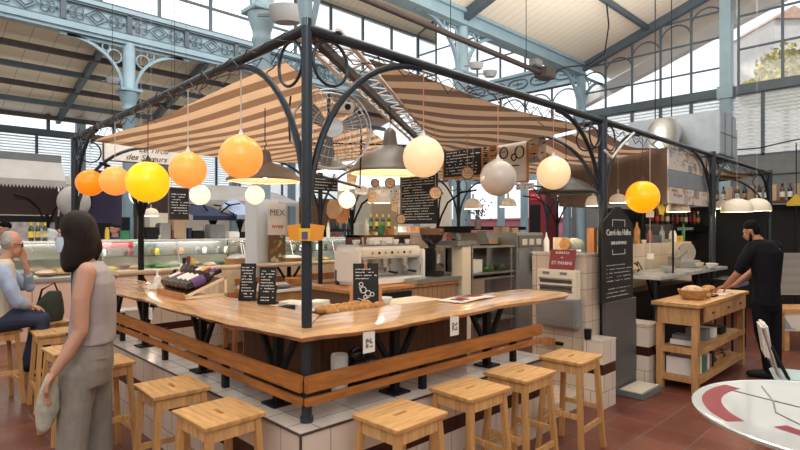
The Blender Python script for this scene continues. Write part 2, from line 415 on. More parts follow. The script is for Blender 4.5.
def scribble(rows, w, h, fn, seed=1, dens=.75, th=.35):
    """rows of handwritten marks on a w x h field; fn(x, z) gives the 3-D point"""
    q = random.Random(seed); mb = MB(); rh = h / rows
    for i in range(rows):
        x = -w / 2; z = h / 2 - (i + .5) * rh; end = w / 2 * q.uniform(.3, 1) if q.random() < .6 else w / 2
        if q.random() > .92: continue
        while x < end:
            l = q.uniform(.4, 1.1) * rh
            if q.random() < dens:
                a = q.uniform(-.12, .12) * rh; t = rh * th * q.uniform(.5, 1)
                mb.face([fn(x, z - t / 2 + a), fn(x + l * .8, z - t / 2 - a), fn(x + l * .8, z + t / 2 - a), fn(x, z + t / 2 + a)])
            x += l
    return mb
def arc(c, r0, r1, ax, az, a0, a1, n=10):
    c = Vector(c); ax = Vector(ax); az = Vector(az)
    return [c + ax * (r0 * math.cos(a0 + (a1 - a0) * i / n)) + az * (r1 * math.sin(a0 + (a1 - a0) * i / n)) for i in range(n + 1)]
ORD = ['first', 'second', 'third', 'fourth', 'fifth', 'sixth', 'seventh', 'eighth', 'ninth', 'tenth', 'eleventh', 'twelfth', 'thirteenth', 'fourteenth', 'fifteenth', 'sixteenth', 'seventeenth', 'eighteenth', 'nineteenth', 'twentieth', 'twenty-first', 'twenty-second']
# ================================================================= THE SETTING
XG, YA, YB, YC = 13.3, 5.3, 12.0, 17.0      # gable wall, near column row, far column row, outer wall
struct(MB().b2((-9, -9, -.1), (24, 20, 0)).build('floor', 'floor_tiles'))

# ---- roofs
def roof(name, pts, m='ceiling_boards', th=.08):
    b = MB(); b.prism([Vector(p) for p in pts], (0, 0, th)); return struct(b.build(name, m))
zr = lambda y: 6.45 + (5.3 - y) * .33 if y > -1.5 else 6.45 + 6.8 * .33 - (-1.5 - y) * .33
roof('ceiling', [(-9, 5.3, zr(5.3)), (XG + 2, 5.3, zr(5.3)), (XG + 2, -1.5, zr(-1.5)), (-9, -1.5, zr(-1.5))])
roof('ceiling', [(-9, -1.5, zr(-1.5)), (XG + 2, -1.5, zr(-1.5)), (XG + 2, -9, zr(-9)), (-9, -9, zr(-9))])
roof('ceiling', [(-9, 12.2, 9.05), (XG, 12.2, 9.05), (XG, 8.6, 10.4), (-9, 8.6, 10.4)])
roof('ceiling', [(-9, 8.6, 10.4), (XG, 8.6, 10.4), (XG, 5.2, 9.1), (-9, 5.2, 9.1)])
roof('ceiling', [(-9, 12.1, 6.35), (XG, 12.1, 6.35), (XG, YC + .2, 5.1), (-9, YC + .2, 5.1)], 'ceiling_far')

# ---- columns of cast iron
def column(x, y, ztop, r=.14, paint='blue_paint', dirs=((1, 0), (-1, 0))):
    c = thing('column', 'pale blue cast iron column', 'column', (x, y, 0)); c['kind'] = 'structure'
    MB().lathe([(r * 1.7, 0), (r * 1.7, .25), (r * 1.25, .35), (r * 1.1, .6), (r, 1.2), (r * .95, 4.55), (r * 1.1, 4.58), (r * 1.15, 4.62), (r, 4.66), (r * 1.05, 4.75),
                (r * 1.55, 4.95), (r * 1.6, 5.02), (r * 1.25, 5.05), (r * 1.0, 5.1), (r * .95, ztop)], seg=16).build('shaft', paint, c, True)
    MB().box((0, 0, 5.06), (r * 3.4, r * 3.4, .07)).build('abacus', paint, c, bevel=.01)
    for dx, dy in dirs:
        b = MB(); n = 9
        pts = arc((dx * 1.35, dy * 1.35, 5.1), 1.2, 1.06, (-dx, -dy, 0), (0, 0, 1), 0, PI / 2, n)
        for p, q in zip(pts, pts[1:]): b.beam(p, q, .07, .07, (dy, dx, 0))
        b.beam((dx * .1, dy * .1, 6.15), (dx * 1.5, dy * 1.5, 6.15), .07, .06).tube(arc((dx * .33, dy * .33, ztop - .38), .16, .16, (dx, dy, 0), (0, 0, 1), 0, 2 * PI, 12), .022, 6)
        b.tube(arc((dx * .52, dy * .52, ztop - .2), .09, .09, (dx, dy, 0), (0, 0, 1), 0, 2 * PI, 12), .018, 6)
        b.build('bracket', paint, c)
    return c
for x in (-2.3, 2.77, 7.77, XG): column(x, YA, 6.3)
for x in (-2.6, 2.9, 8.1, XG): column(x, YB, 6.25, .15)
# small stone box loudspeakers belong to column brackets in the photo
# ---- girders
struct(MB().b2((-9, YA - .12, 6.15), (XG, YA + .12, 6.45)).b2((-9, YA - .2, 6.40), (XG, YA + .2, 6.47)).b2((-9, YA - .18, 6.13), (XG, YA + .18, 6.18)).build('beam', 'blue_paint'))
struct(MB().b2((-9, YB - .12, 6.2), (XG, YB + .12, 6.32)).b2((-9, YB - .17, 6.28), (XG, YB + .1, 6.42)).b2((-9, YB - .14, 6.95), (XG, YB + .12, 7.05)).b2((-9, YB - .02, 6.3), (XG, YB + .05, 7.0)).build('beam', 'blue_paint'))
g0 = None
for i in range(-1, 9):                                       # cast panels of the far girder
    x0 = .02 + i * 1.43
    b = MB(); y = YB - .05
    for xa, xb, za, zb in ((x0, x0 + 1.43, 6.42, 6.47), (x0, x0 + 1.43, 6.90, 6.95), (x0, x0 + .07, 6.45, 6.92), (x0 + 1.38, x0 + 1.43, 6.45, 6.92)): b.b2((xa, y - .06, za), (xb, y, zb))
    cx, cz = x0 + .715, 6.685
    b2_ = MB()
    for s_ in (.19, .11): b2_.tube([(cx - s_ * 1.3, y - .02, cz), (cx, y - .02, cz + s_), (cx + s_ * 1.3, y - .02, cz), (cx, y - .02, cz - s_)], .016, 6, True)
    for sx in (-1, 1):
        for k, (dx, r_) in enumerate(((.36, .075), (.50, .055))):
            for sz in (-1, 1): b2_.tube(arc((cx + sx * dx, y - .02, cz + sz * .075), r_, r_, (sx, 0, 0), (0, 0, sz), -.3, PI * 1.4, 8), .014, 5)
        b2_.beam((cx + sx * .25, y - .02, cz), (cx + sx * .6, y - .02, cz), .02, .02)
        b2_.ball((cx + sx * .6, y - .02, cz), .035, 8, 5)
    fr = struct(b.build('beam_panel', 'blue_dark'))
    fr_o = b2_.build('beam_panel', 'blue_dark'); struct(fr_o)
# ---- clerestory windows above the far girder
def window_grid(name, axis, fixed, a0, a1, z0, z1, nx, zs, topf=None, frame='blue_dark', th=.06, glass='window_glass', arch=False):
    """frame of uprights and rails with one sheet of glass per window"""
    t = thing(name, 'tall iron framed window', 'window', (0, 0, 0)); t['kind'] = 'structure'
    pt = (lambda a, z, o=0: Vector((a, fixed + o, z))) if axis == 'x' else (lambda a, z, o=0: Vector((fixed + o, a, z)))
    topf = topf or (lambda a: z1)
    b = MB()
    st = [a0 + (a1 - a0) * i / nx for i in range(nx + 1)]
    up = (0, 1, 0) if axis == 'x' else (1, 0, 0)
    for a in st: b.beam(pt(a, z0), pt(a, topf(a)), th, th, up)
    for z in zs:
        for p, q in zip(st, st[1:]):
            if topf(p) > z and topf(q) > z: b.beam(pt(p, z), pt(q, z), th * .8, th * .8)
            elif topf(p) > z or topf(q) > z:
                k = (z - topf(p)) / (topf(q) - topf(p)); m_ = p + (q - p) * k
                b.beam(pt(p if topf(p) > z else m_, z), pt(m_ if topf(p) > z else q, z), th * .8, th * .8)
    for p, q in zip(st, st[1:]): b.beam(pt(p, topf(p)), pt(q, topf(q)), th, th); b.beam(pt(p, z0), pt(q, z0), th * 1.6, th * 1.6)
    if arch:
        for p, q in zip(st, st[1:]):
            zt = min(topf(p), topf(q)) - .12; r_ = abs(q - p) / 2; A = (p + q) / 2
            pts = [pt(A + r_ * math.cos(k * PI / 10), zt - r_ + r_ * math.sin(k * PI / 10)) for k in range(11)]
            b.tube(pts, .022, 6)
    b.build('frame', frame, t)
    g = MB()
    for p, q in zip(st, st[1:]): g.face([pt(p, z0, .01), pt(q, z0, .01), pt(q, topf(q), .01), pt(p, topf(p), .01)])
    g.build('glass', glass, t)
    return t
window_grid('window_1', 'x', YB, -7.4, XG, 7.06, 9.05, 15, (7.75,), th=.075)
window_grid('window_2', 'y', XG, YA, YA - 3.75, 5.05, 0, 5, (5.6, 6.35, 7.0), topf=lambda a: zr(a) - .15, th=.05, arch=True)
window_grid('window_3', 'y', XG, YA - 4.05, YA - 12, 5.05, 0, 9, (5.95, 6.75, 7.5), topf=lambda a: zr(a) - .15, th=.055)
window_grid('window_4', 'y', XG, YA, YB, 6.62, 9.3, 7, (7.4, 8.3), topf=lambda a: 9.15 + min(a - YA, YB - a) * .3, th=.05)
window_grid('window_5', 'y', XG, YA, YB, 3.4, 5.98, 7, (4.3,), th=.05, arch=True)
struct(MB().b2((XG - .12, YA, 5.98), (XG + .12, YB, 6.08)).b2((XG - .12, YA, 6.55), (XG + .12, YB, 6.64)).b2((XG - .03, YA, 6.0), (XG + .05, YB, 6.6)).build('beam', 'blue_paint'))
for i in range(8):
    y = YA + .5 + i * .83
    pts = [(XG - .06, y + .26 * math.cos(a) + (.1 if math.cos(a) > 0 else -.1), 6.31 + .15 * math.sin(a)) for a in [k * 2 * PI / 16 for k in range(16)]]
    struct(MB().tube(pts, .018, 6, True).beam((XG - .06, y - .18, 6.31), (XG - .06, y + .18, 6.31), .02, .02).beam((XG - .06, y, 6.24), (XG - .06, y, 6.38), .02, .02).build('beam_panel', 'blue_dark'))
# gable post, sill, rake beam
struct(MB().b2((XG - .16, 1.38, 0), (XG + .12, 1.62, 8.0)).b2((XG - .2, 1.33, 4.8), (XG + .1, 1.67, 5.1)).build('column', 'blue_paint'))
struct(MB().b2((XG - .1, -9, 4.86), (XG + .1, YA, 5.06)).build('trim_1', 'blue_dark'))
b = MB(); b.beam((XG - .06, YA, zr(YA) - .1), (XG - .06, -1.5, zr(-1.5) - .1), .16, .26).beam((XG - .06, -1.5, zr(-1.5) - .1), (XG - .06, -9, zr(-9) - .1), .16, .26)
struct(b.build('beam', 'blue_dark'))
# rafters and purlins under the near ceiling
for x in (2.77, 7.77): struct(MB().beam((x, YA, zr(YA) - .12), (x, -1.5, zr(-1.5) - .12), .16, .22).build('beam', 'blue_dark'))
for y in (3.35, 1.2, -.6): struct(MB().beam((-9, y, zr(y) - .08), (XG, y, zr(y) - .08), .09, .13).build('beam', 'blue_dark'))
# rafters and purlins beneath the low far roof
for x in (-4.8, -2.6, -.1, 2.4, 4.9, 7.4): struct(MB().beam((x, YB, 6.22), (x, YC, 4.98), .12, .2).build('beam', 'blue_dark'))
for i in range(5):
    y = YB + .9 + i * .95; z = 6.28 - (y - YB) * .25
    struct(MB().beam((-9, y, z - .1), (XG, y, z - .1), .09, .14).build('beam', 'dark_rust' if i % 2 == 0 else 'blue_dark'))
# louvres of the gable below the sill
def louvres(name, axis, fixed, a0, a1, z0, z1, posts, step=.085):
    t = thing(name, 'pale louvred window band', 'window', (0, 0, 0)); t['kind'] = 'structure'
    pt = (lambda a, z, o=0: Vector((a, fixed + o, z))) if axis == 'x' else (lambda a, z, o=0: Vector((fixed + o, a, z)))
    b = MB(); z = z0
    while z < z1:
        b.face([pt(a0, z, -.03), pt(a1, z, -.03), pt(a1, z + step * .62, .04), pt(a0, z + step * .62, .04)]); z += step
    b.build('louvre', 'white', t)
    b = MB()
    for a in posts: b.beam(pt(a, z0 - .05), pt(a, z1), .07, .08, (0, 1, 0) if axis == 'x' else (1, 0, 0))
    b.beam(pt(a0, z0), pt(a1, z0), .08, .1); b.build('frame', 'blue_dark', t)
    g = MB(); g.face([pt(a0, z0, .08), pt(a1, z0, .08), pt(a1, z1, .08), pt(a0, z1, .08)]); g.build('glass', 'frosted_glass', t)
louvres('window_6', 'y', XG, YA, -9, 3.35, 4.86, [YA - .75 * i for i in range(6)] + [.75 - 1.0 * i for i in range(10)])
struct(MB().b2((XG - .06, -9, 2.9), (XG + .1, YA + .1, 3.35)).build('trim_2', 'slate'))
# outer wall beyond the far aisle
louvres('window_7', 'x', YC, -9, XG, 2.75, 4.5, [-8.6 + .95 * i for i in range(23)])
window_grid('window_8', 'x', YC, -9, XG, 4.6, 5.2, 12, (), th=.09)
struct(MB().b2((-9, YC - .1, 4.48), (XG, YC + .1, 4.66)).build('trim_3', 'blue_dark'))
for x in (-4.8, -.1, 3.0, 5.6, 8.2, 10.8): struct(MB().b2((x - .13, YC - .2, 0), (x + .13, YC + .02, 5.1)).build('column', 'blue_paint'))
struct(MB().b2((-9, YC, 0), (XG, YC + .15, 2.75)).build('wall_back', 'cream'))
# gable wall at floor level with the wide opening to the street
struct(MB().b2((XG, -9, 0), (XG + .15, 5.6, 2.95)).build('wall_right', 'slate'))
struct(MB().b2((XG, 10.4, 0), (XG + .15, YC, 3.4)).build('wall_right', 'cream'))
struct(MB().b2((XG - .05, 5.6, 3.2), (XG + .15, 10.4, 3.42)).build('trim_4', 'blue_paint'))
for y in (5.75, 6.65, 7.25, 8.15, 9.9): struct(MB().b2((XG - .08, y - .09, 0), (XG + .1, y + .09, 3.3)).build('trim_5', 'blue_paint'))
# ---- outdoors
struct(MB().b2((24, -30, -.1), (70, 40, 0)).build('pavement', 'slate'))
tag(MB().b2((15.4, 5.2, 0), (15.7, 12.5, 1.98)).b2((15.3, 5.2, 1.98), (15.8, 12.5, 2.04)).build('garden_wall', 'pink'), 'low pink wall outdoors, seen through the bright street opening', 'wall')
b = MB(); b.beam((15, 6.2, 5.75), (15, -1.5, 8.38), .3, .34); struct(b.build('beam', 'white'))
h = thing('town_house', 'grey stone house with a red tiled roof outside the big gable window', 'building', P(775, 230, 40) - Vector((0, 0, 1.6)), -YAW, None)
MB().box((-.6, 0, 8.2), (2.4, 5, 16.4)).box((3.6, 0, 6.8), (6.4, 6, 13.6)).build('wall', 'stone_house', h)
MB().prism([(-1.9, -2.8, 16.3), (.7, -2.8, 16.3), (-.6, -2.8, 17.2)], (0, 5.6, 0)).build('roof', 'roof_tile', h)
MB().prism([(.4, -3.3, 13.5), (7.2, -3.3, 13.5), (3.8, -3.3, 15.8)], (0, 6.6, 0)).build('roof', 'roof_tile', h)
for xx, zz in ((-.6, 12.6), (2.2, 11), (4.8, 11), (2.2, 8.6), (4.8, 8.6)):
    f_ = MB().box((xx, -3.02 if xx > 0 else -2.52, zz), (.8, .08, 1.2)).build('window', 'white', h)
    MB().box((xx, -3.07 if xx > 0 else -2.57, zz), (.64, .04, 1.04)).build('pane', 'slate', f_)
def tree(px, d, zc, r, label):
    base = P(px, 230, d); base.z = 0
    t = thing('tree', label, 'tree', base)
    q = random.Random(int(px)); b = MB()
    b.tube([(0, 0, 0), (.1, .05, zc * .5), (0, .1, zc)], [.22, .16, .08], 8); b.build('trunk', 'dark_rust', t, True)
    b = MB()
    for k in range(2600):
        v = Vector((q.gauss(0, 1), q.gauss(0, 1), q.gauss(0, 1))).normalized() * r * (q.random() ** .45)
        v.z *= 1.15; v *= 1 + .25 * math.sin(v.x * 3 + v.z * 2)
        c = v + Vector((0, 0, zc)); a = Vector((q.gauss(0, 1), q.gauss(0, 1), q.gauss(0, 1))).normalized() * .17; e = a.cross(Vector((q.gauss(0, 1), q.gauss(0, 1), q.gauss(0, 1)))).normalized() * .11
        b.face([c - a, c + e, c + a, c - e])
    b.build('foliage', 'leaf', t)
tree(788, 27, 9.1, 1.35, 'tree with yellowing leaves outside the gable window')
tree(752, 27.5, 8.5, .55, 'lower patch of a small yellowing tree beside the gable post')
# ================================================================= THE BAR STALL
ZR = 2.65
# tiled low wall the posts and slabs stand on (top z .60)
lw = thing('tiled_low_wall', 'low cream tiled wall with a brown band running round the bar corner', 'wall', (0, 0, 0))
lw['kind'] = 'structure'
b = MB(); b.prism([(-.11, -.11, 0), (2.2, -.11, 0), (2.2, .20, 0), (.20, .20, 0), (.20, 4.5, 0), (-.11, 4.5, 0)], (0, 0, .585)); b.build('base', 'wall_tiles', lw)
b = MB(); b.prism([(-.118, -.118, .585), (2.2, -.118, .585), (2.2, .21, .585), (.21, .21, .585), (.21, 4.5, .585), (-.118, 4.5, .585)], (0, 0, .016)); b.build('top', 'ledge_top', lw)
MB().tube([(-.119, 4.5, .592), (-.119, -.119, .592), (2.2, -.119, .592)], .007, 6).cyl((-.114, -.114, 0), (-.114, -.114, .59), .007, seg=6).build('edge_trim', 'dark_rust', lw)
lw2 = thing('tiled_low_wall', 'low cream tiled wall on the far side of the bar', 'wall', (0, 0, 0)); lw2['kind'] = 'structure'
MB().b2((.5, 4.75, 0), (9.9, 5.05, .59)).build('base', 'wall_tiles', lw2)
MB().b2((.5, 4.74, .59), (9.9, 5.06, .605)).build('top', 'ledge_top', lw2)
struct(MB().b2((2.2, .0, 0), (3.05, .3, .12)).build('trim_6', 'wall_tiles'))

# ---- iron frame of the pergola: posts, rails, arched brackets, rings
fr = thing('pergola_frame', 'dark grey iron pergola frame of posts, rails, arches and rings over the bar', 'pergola', (0, 0, 0))
posts = [(0, 0), (3.4, 0), (6.8, 0), (10.2, 0), (0, 4.6), (3.4, 4.6), (6.8, 4.6), (10.2, 4.6)]
for i, (x, y) in enumerate(posts):
    r = .028 if i == 0 else .042 if y == 0 else .036
    b = MB(); z0 = .60 if (x < 2 or y > 4) and not (y > 4 and x < .4) else 0
    b.cyl((x, y, z0), (x, y, ZR + .05), r, seg=16)
    b.cyl((x, y, z0), (x, y, z0 + .03), r * 1.25, seg=16)
    b.build('post', 'grey_steel', fr, True)
b = MB()
b.cyl((0, 0, 2.66), (0, 0, 6.8), .028, seg=14)
for dx, dy in ((1, 0), (0, 1)): b.beam((dx * .03, dy * .03, 2.66), (dx * .16, dy * .16, 3.2), .012, .03)
b.build('mast', 'blue_paint', fr, True)
def rail(a, c, r=.03): return MB().cyl((*a, ZR), (*c, ZR), r, seg=10).build('rail', 'grey_steel', fr, True)
rail((0, 0), (10.2, 0)); rail((0, 0), (0, 4.6)); rail((0, 4.6), (10.2, 4.6), .022)
for x in (3.4, 6.8, 10.2): rail((x, 0), (x, 4.6), .026)
MB().beam((0, 0, ZR - .01), (3.4, 2.3, ZR - .01), .04, .05).build('diagonal_rail', 'dark_rust', fr)
MB().beam((0, 4.6, ZR), (3.4, 2.3, ZR), .03, .04).build('diagonal_rail', 'dark_rust', fr)
def brk(x, y, dx, dy, s=1.0, ring=True):
    b = MB(); c = (x + dx * .86 * s, y + dy * .86 * s, 1.72)
    pts = arc(c, .84 * s, .90, (-dx, -dy, 0), (0, 0, 1), 0, PI / 2, 14)
    for p, q in zip(pts, pts[1:]): b.beam(p, q, .022, .055, (dy, dx, 0) if False else (0, 0, 1)) if False else b.tube([p, q], .019, 8)
    b.build('arch', 'grey_steel', fr, True)
    if ring: MB().tube(arc((x + dx * .155, y + dy * .155, 2.50), .115, .12, (dx, dy, 0), (0, 0, 1), 0, 2 * PI, 24), .009, 6).build('ring', 'grey_steel', fr, True)
for x, y, ds in ((0, 0, ((1, 0), (0, 1))), (3.4, 0, ((1, 0), (-1, 0), (0, 1))), (6.8, 0, ((1, 0), (-1, 0))), (10.2, 0, ((-1, 0), (0, 1))), (0, 4.6, ((1, 0), (0, -1))), (3.4, 4.6, ((1, 0), (-1, 0))), (6.8, 4.6, ((-1, 0), (1, 0))), (10.2, 4.6, ((-1, 0), (0, -1)))):
    for dx, dy in ds: brk(x, y, dx, dy)
# twisted wire trellis hanging just inside the rails
def trellis(a, c, n, seed):
    q = random.Random(seed); a, c = Vector((*a, 0)), Vector((*c, 0)); b = MB(); pts = []
    for i in range(n + 1):
        p = a.lerp(c, i / n); pts.append(Vector((p.x, p.y, ZR - .03 - (.05 if i % 2 else 0) + q.uniform(-.015, .015))))
    b.tube(pts, .003, 5)
    nrm = Vector((-(c - a).y, (c - a).x, 0)).normalized() * .10
    pts2 = [p + nrm + Vector((0, 0, q.uniform(-.03, .05))) for p in pts]
    b.tube(pts2[::-1], .004, 5)
    for i in range(0, n, 4): b.tube([pts[i], pts2[min(i + 1, n)]], .003, 4)
    for i in range(3, n, 9):
        b.tube([pts[i] + Vector((math.cos(k * .9) * .03, math.sin(k * .9) * .03, -.02 * k)) for k in range(6)], .004, 5)
    return b.build('wire_trellis', 'dark_rust', fr)
trellis((0.03, .1), (.03, 4.5), 44, 1); trellis((.1, .03), (3.3, .03), 30, 2); trellis((3.5, .03), (10.1, .03), 60, 3)
b = MB()                                                     # pale lattice strip beside the diagonal rail
for o_ in (-.13, .13):
    n_ = Vector((-2.3, 3.4, 0)).normalized() * o_
    b.beam(Vector((.1, .07, ZR + .03)) + n_, Vector((3.35, 2.27, ZR + .03)) + n_, .03, .015)
    for i in range(34):
        p = Vector((.1, .07, ZR + .03)).lerp(Vector((3.35, 2.27, ZR + .03)), i / 34); q_ = Vector((.1, .07, ZR + .03)).lerp(Vector((3.35, 2.27, ZR + .03)), (i + 1) / 34)
        b.beam(p + (n_ if i % 2 else n_ * 0), q_ + (n_ * 0 if i % 2 else n_), .018, .01)
b.build('lattice', 'white', fr)

# ---- striped canvases stretched between the rails
def sail(label, corners, sag, mt='canvas', name='striped_awning', n=22):
    A, B, C, D = [Vector(c) for c in corners]; b = MB(); V = []
    for i in range(n + 1):
        row = []
        for j in range(n + 1):
            s, t = i / n, j / n
            p = A.lerp(B, s).lerp(D.lerp(C, s), t)
            p.z += -sag * 4 * (s * (1 - s) * .5 + t * (1 - t) * .5) + .012 * math.sin(s * 9 + t * 4)
            row.append(b.bm.verts.new(p))
        V.append(row)
    for i in range(n):
        for j in range(n):
            try: b.bm.faces.new((V[i][j], V[i + 1][j], V[i + 1][j + 1], V[i][j + 1]))
            except Exception: pass
    o = b.build(name, mt, None, True); return tag(o, label, 'awning', 'striped canvas awnings over the bar')
zc = ZR - .04
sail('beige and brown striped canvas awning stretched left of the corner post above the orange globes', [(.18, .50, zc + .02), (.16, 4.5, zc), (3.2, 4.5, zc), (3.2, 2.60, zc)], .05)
sail('striped canvas awning between the corner post and the second post above the cream globes', [(.52, .12, zc + .03), (3.3, .12, zc - .02), (3.3, 1.98, zc - .05), (3.2, 1.93, zc)], .06, 'canvas_arc_dim')
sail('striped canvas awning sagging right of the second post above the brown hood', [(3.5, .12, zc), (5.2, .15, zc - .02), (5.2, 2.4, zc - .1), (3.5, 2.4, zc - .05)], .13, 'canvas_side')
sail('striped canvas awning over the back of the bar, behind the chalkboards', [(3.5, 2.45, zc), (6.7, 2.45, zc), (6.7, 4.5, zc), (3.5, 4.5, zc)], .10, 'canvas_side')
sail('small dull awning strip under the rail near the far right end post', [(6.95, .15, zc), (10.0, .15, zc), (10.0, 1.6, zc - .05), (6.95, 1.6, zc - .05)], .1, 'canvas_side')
tag(MB().tube([PY(80, 4.5, 140), P(140, 139, 7), P(250, 142, 6.2), P(318, 143, 5.8), P(440, 146, 6.0)], .008, 6).build('cable', 'black'), 'thin dark cable stretched under the striped canvas above the orange globes', 'cable')

# ---- live-edge counter slabs
def slab(name, label, out, inn, z=1.09, th=.05, m='slab_wood', seed=1):
    q = random.Random(seed); b = MB(); T = []; Bt = []
    for (ox, oy), (ix, iy) in zip(out, inn):
        o, i = Vector((ox, oy, z)), Vector((ix, iy, z)); d = (i - o)
        T.append([b.bm.verts.new(o + d * .03), b.bm.verts.new(o + d * .12 + Vector((0, 0, .003))), b.bm.verts.new(o + d * .6), b.bm.verts.new(i)])
        Bt.append([b.bm.verts.new(o + d * .0 + Vector((0, 0, -th * .45))), b.bm.verts.new(o + d * .07 + Vector((0, 0, -th))), b.bm.verts.new(o + d * .6 + Vector((0, 0, -th))), b.bm.verts.new(i + Vector((0, 0, -th)))])
    for k in range(len(T) - 1):
        for j in range(3):
            b.bm.faces.new((T[k][j], T[k + 1][j], T[k + 1][j + 1], T[k][j + 1]))
            b.bm.faces.new((Bt[k][j], Bt[k][j + 1], Bt[k + 1][j + 1], Bt[k + 1][j]))
        b.bm.faces.new((T[k][0], Bt[k][0], Bt[k + 1][0], T[k + 1][0])); b.bm.faces.new((T[k][3], T[k + 1][3], Bt[k + 1][3], Bt[k][3]))
    for k in (0, -1): b.bm.faces.new(T[k] + Bt[k][::-1])
    o = b.build(name, m, None, True); tag(o, label, 'counter'); return o
n = 42
left_o, left_i, right_o, right_i = [], [], [], []
for k in range(n + 1):
    t = k / n; v = 3.7 * t
    wv = .022 * math.sin(v * 3.1 + 1) + .014 * math.sin(v * 7.3) + .006 * math.sin(v * 19)
    ch = max(0, 1 - v / .28)
    left_o.append((-.175 + wv * (1 - ch) + .06 * ch, -.115 + v * (3.815 / 3.7))); left_i.append((.30 + .01 * math.sin(v * 2), .30 + v * (3.4 / 3.7)))
    v = 2.42 * t; wv = .024 * math.sin(v * 3.4 + 2.2) + .016 * math.sin(v * 8.1 + 1) + .005 * math.sin(v * 21); ch = max(0, 1 - v / .28)
    right_o.append((-.115 + v * (2.535 / 2.42), -.175 + wv * (1 - ch) + .06 * ch)); right_i.append((.30 + v * (2.1 / 2.42), .28 + .012 * math.sin(v * 3) - (.06 * max(0, v - 1.9))))
s1 = slab('counter_slab', 'long live-edge wooden counter slab left of the corner post, carrying the wine bottles', left_o, left_i, m='slab_wood_side')
s2 = slab('counter_slab', 'live-edge wooden counter slab right of the corner post, ending at the tiled pillar', right_o, right_i)
s3 = slab('counter_slab', 'narrow pale wooden counter ledge along the far side of the bar', [(.5 + i * .5, 4.72) for i in range(12)], [(.5 + i * .5, 5.02) for i in range(12)], m='pale_wood')
# Y-shaped iron legs: one welded under each slab place
def yleg(x, y, along, label, z0=.601, z1=1.04):
    t = thing('counter_leg', label, 'leg support', (x, y, z0), 0)
    MB().box((0, 0, (z1 - z0) / 2), (.045, .045, z1 - z0 - .01)).box((0, 0, .006), (.14, .14, .012)).build('upright', 'black', t)
    for s in (-1, 1):
        dx, dy = (s, 0) if along == 'x' else (0, s)
        MB().beam((dx * .02, dy * .02, .16), (dx * .20, dy * .20, z1 - z0 - .012), .028, .03, (dy, dx, 0)).build('arm', 'black', t)
for i, y in enumerate((.36, 1.36, 2.5, 3.3)):
    yleg(.05, y, 'y', 'black iron Y-shaped leg, %s from the corner post under the left slab' % ORD[i])
for i, x in enumerate((.68, 1.62)): yleg(x, .05, 'x', 'black iron Y-shaped leg, %s from the corner post under the right slab' % ORD[i])
for i, x in enumerate((1.0, 3.0, 5.0)): yleg(x, 4.87, 'x', 'black iron Y-shaped leg, %s from the left under the far pale ledge' % ORD[i], .606)
# pine back rails fixed across the front
def rails(name, label, a, c, off):
    t = thing(name, label, 'rail', (*a, .6), world=True)
    a, c = Vector((*a, 0)), Vector((*c, 0))
    for z, h_ in ((.81, .088), (.72, .042)): MB().beam(a + Vector((0, 0, z)), c + Vector((0, 0, z)), .026, h_).build('plank', off, t, bevel=.004)
    d = (c - a).normalized(); nn = Vector((-d.y, d.x, 0))
    L_ = (c - a).length; k = .9
    while k < L_:
        p = a + d * k; s_ = -1 if d.x > .5 else 1
        MB().b2((p.x + (0 if d.x > .5 else .013) - (.02 if d.x > .5 else 0), p.y + (.013 if d.x > .5 else -.02), .602), (p.x + (.02 if d.x > .5 else .05), p.y + (.05 if d.x > .5 else .02), .85)).build('stay', 'black', t); k += 1.0
    return t
mat('pine_x', (.42, .155, .036), .42, var=.38, scale=4, stretch=(1, 9, 9)); mat('pine_y', (.42, .155, .036), .42, var=.38, scale=4, stretch=(9, 1, 9))
rails('back_rail', 'pair of orange pine planks fixed above the tiled wall right of the corner post', (-.045, -.052), (2.2, -.052), 'pine_x')
rails('back_rail', 'pair of orange pine planks fixed above the tiled wall left of the corner post', (-.052, -.03), (-.052, 4.4), 'pine_y')
t = thing('back_rail', 'pair of orange planks at the far side of the bar under the pale ledge', 'rail', (3, 5.1, .6), world=True)
for z, h_ in ((.82, .11), (.69, .05)): MB().b2((2.2, 5.07, z - h_ / 2), (6.4, 5.1, z + h_ / 2)).build('plank', 'orange_wood', t)
for x in (2.4, 4.2, 6.2): MB().b2((x, 5.045, .606), (x + .05, 5.07, .87)).build('stay', 'black', t)

# ---- stools
def seat_bm(wx=.37, wy=.33, z=.68, th=.024):
    b = MB(); bm = b.bm
    def ring(x, y, zz): return [bm.verts.new((sx * x, sy * y, zz)) for sx, sy in ((-1, -1), (1, -1), (1, 1), (-1, 1))]
    o1, i1, o0, i0 = ring(wx / 2, wy / 2, z), ring(.045, .010, z), ring(wx / 2 - .006, wy / 2 - .006, z - th), ring(.045, .010, z - th)
    for k in range(4):
        j = (k + 1) % 4
        bm.faces.new((o1[k], o1[j], i1[j], i1[k])); bm.faces.new((o0[j], o0[k], i0[k], i0[j])); bm.faces.new((o0[k], o0[j], o1[j], o1[k])); bm.faces.new((i1[k], i1[j], i0[j], i0[k]))
    return b
def make_stool(label):
    t = thing('bar_stool', label, 'stool', (0, 0, 0), 0, 'wooden bar stools round the stall')
    seat_bm().build('seat', 'stool_wood', t, bevel=.003)
    for sx in (-1, 1):
        for sy in (-1, 1):
            MB().beam((sx * .185, sy * .165, 0), (sx * .145, sy * .125, .656), .038, .034, (0, 1, 0)).build('leg', 'leg_wood', t, bevel=.003)
    for s in (-1, 1):
        MB().b2((-.13, s * .128 - .009, .59), (.13, s * .128 + .009, .652)).build('apron', 'stool_wood_cross', t)
        MB().b2((s * .147 - .009, -.11, .59), (s * .147 + .009, .11, .652)).build('apron', 'stool_wood', t)
        MB().b2((-.155, s * .152 - .009, .19), (.155, s * .152 + .009, .225)).build('stretcher', 'stool_wood_cross', t)
        MB().b2((s * .165 - .009, -.14, .28), (s * .165 + .009, .14, .315)).build('stretcher', 'stool_wood', t)
    return t
c_ = [PZ(400, 413, .68), PZ(470, 387, .68), PZ(520, 371, .68), PZ(571, 355.5, .68)]
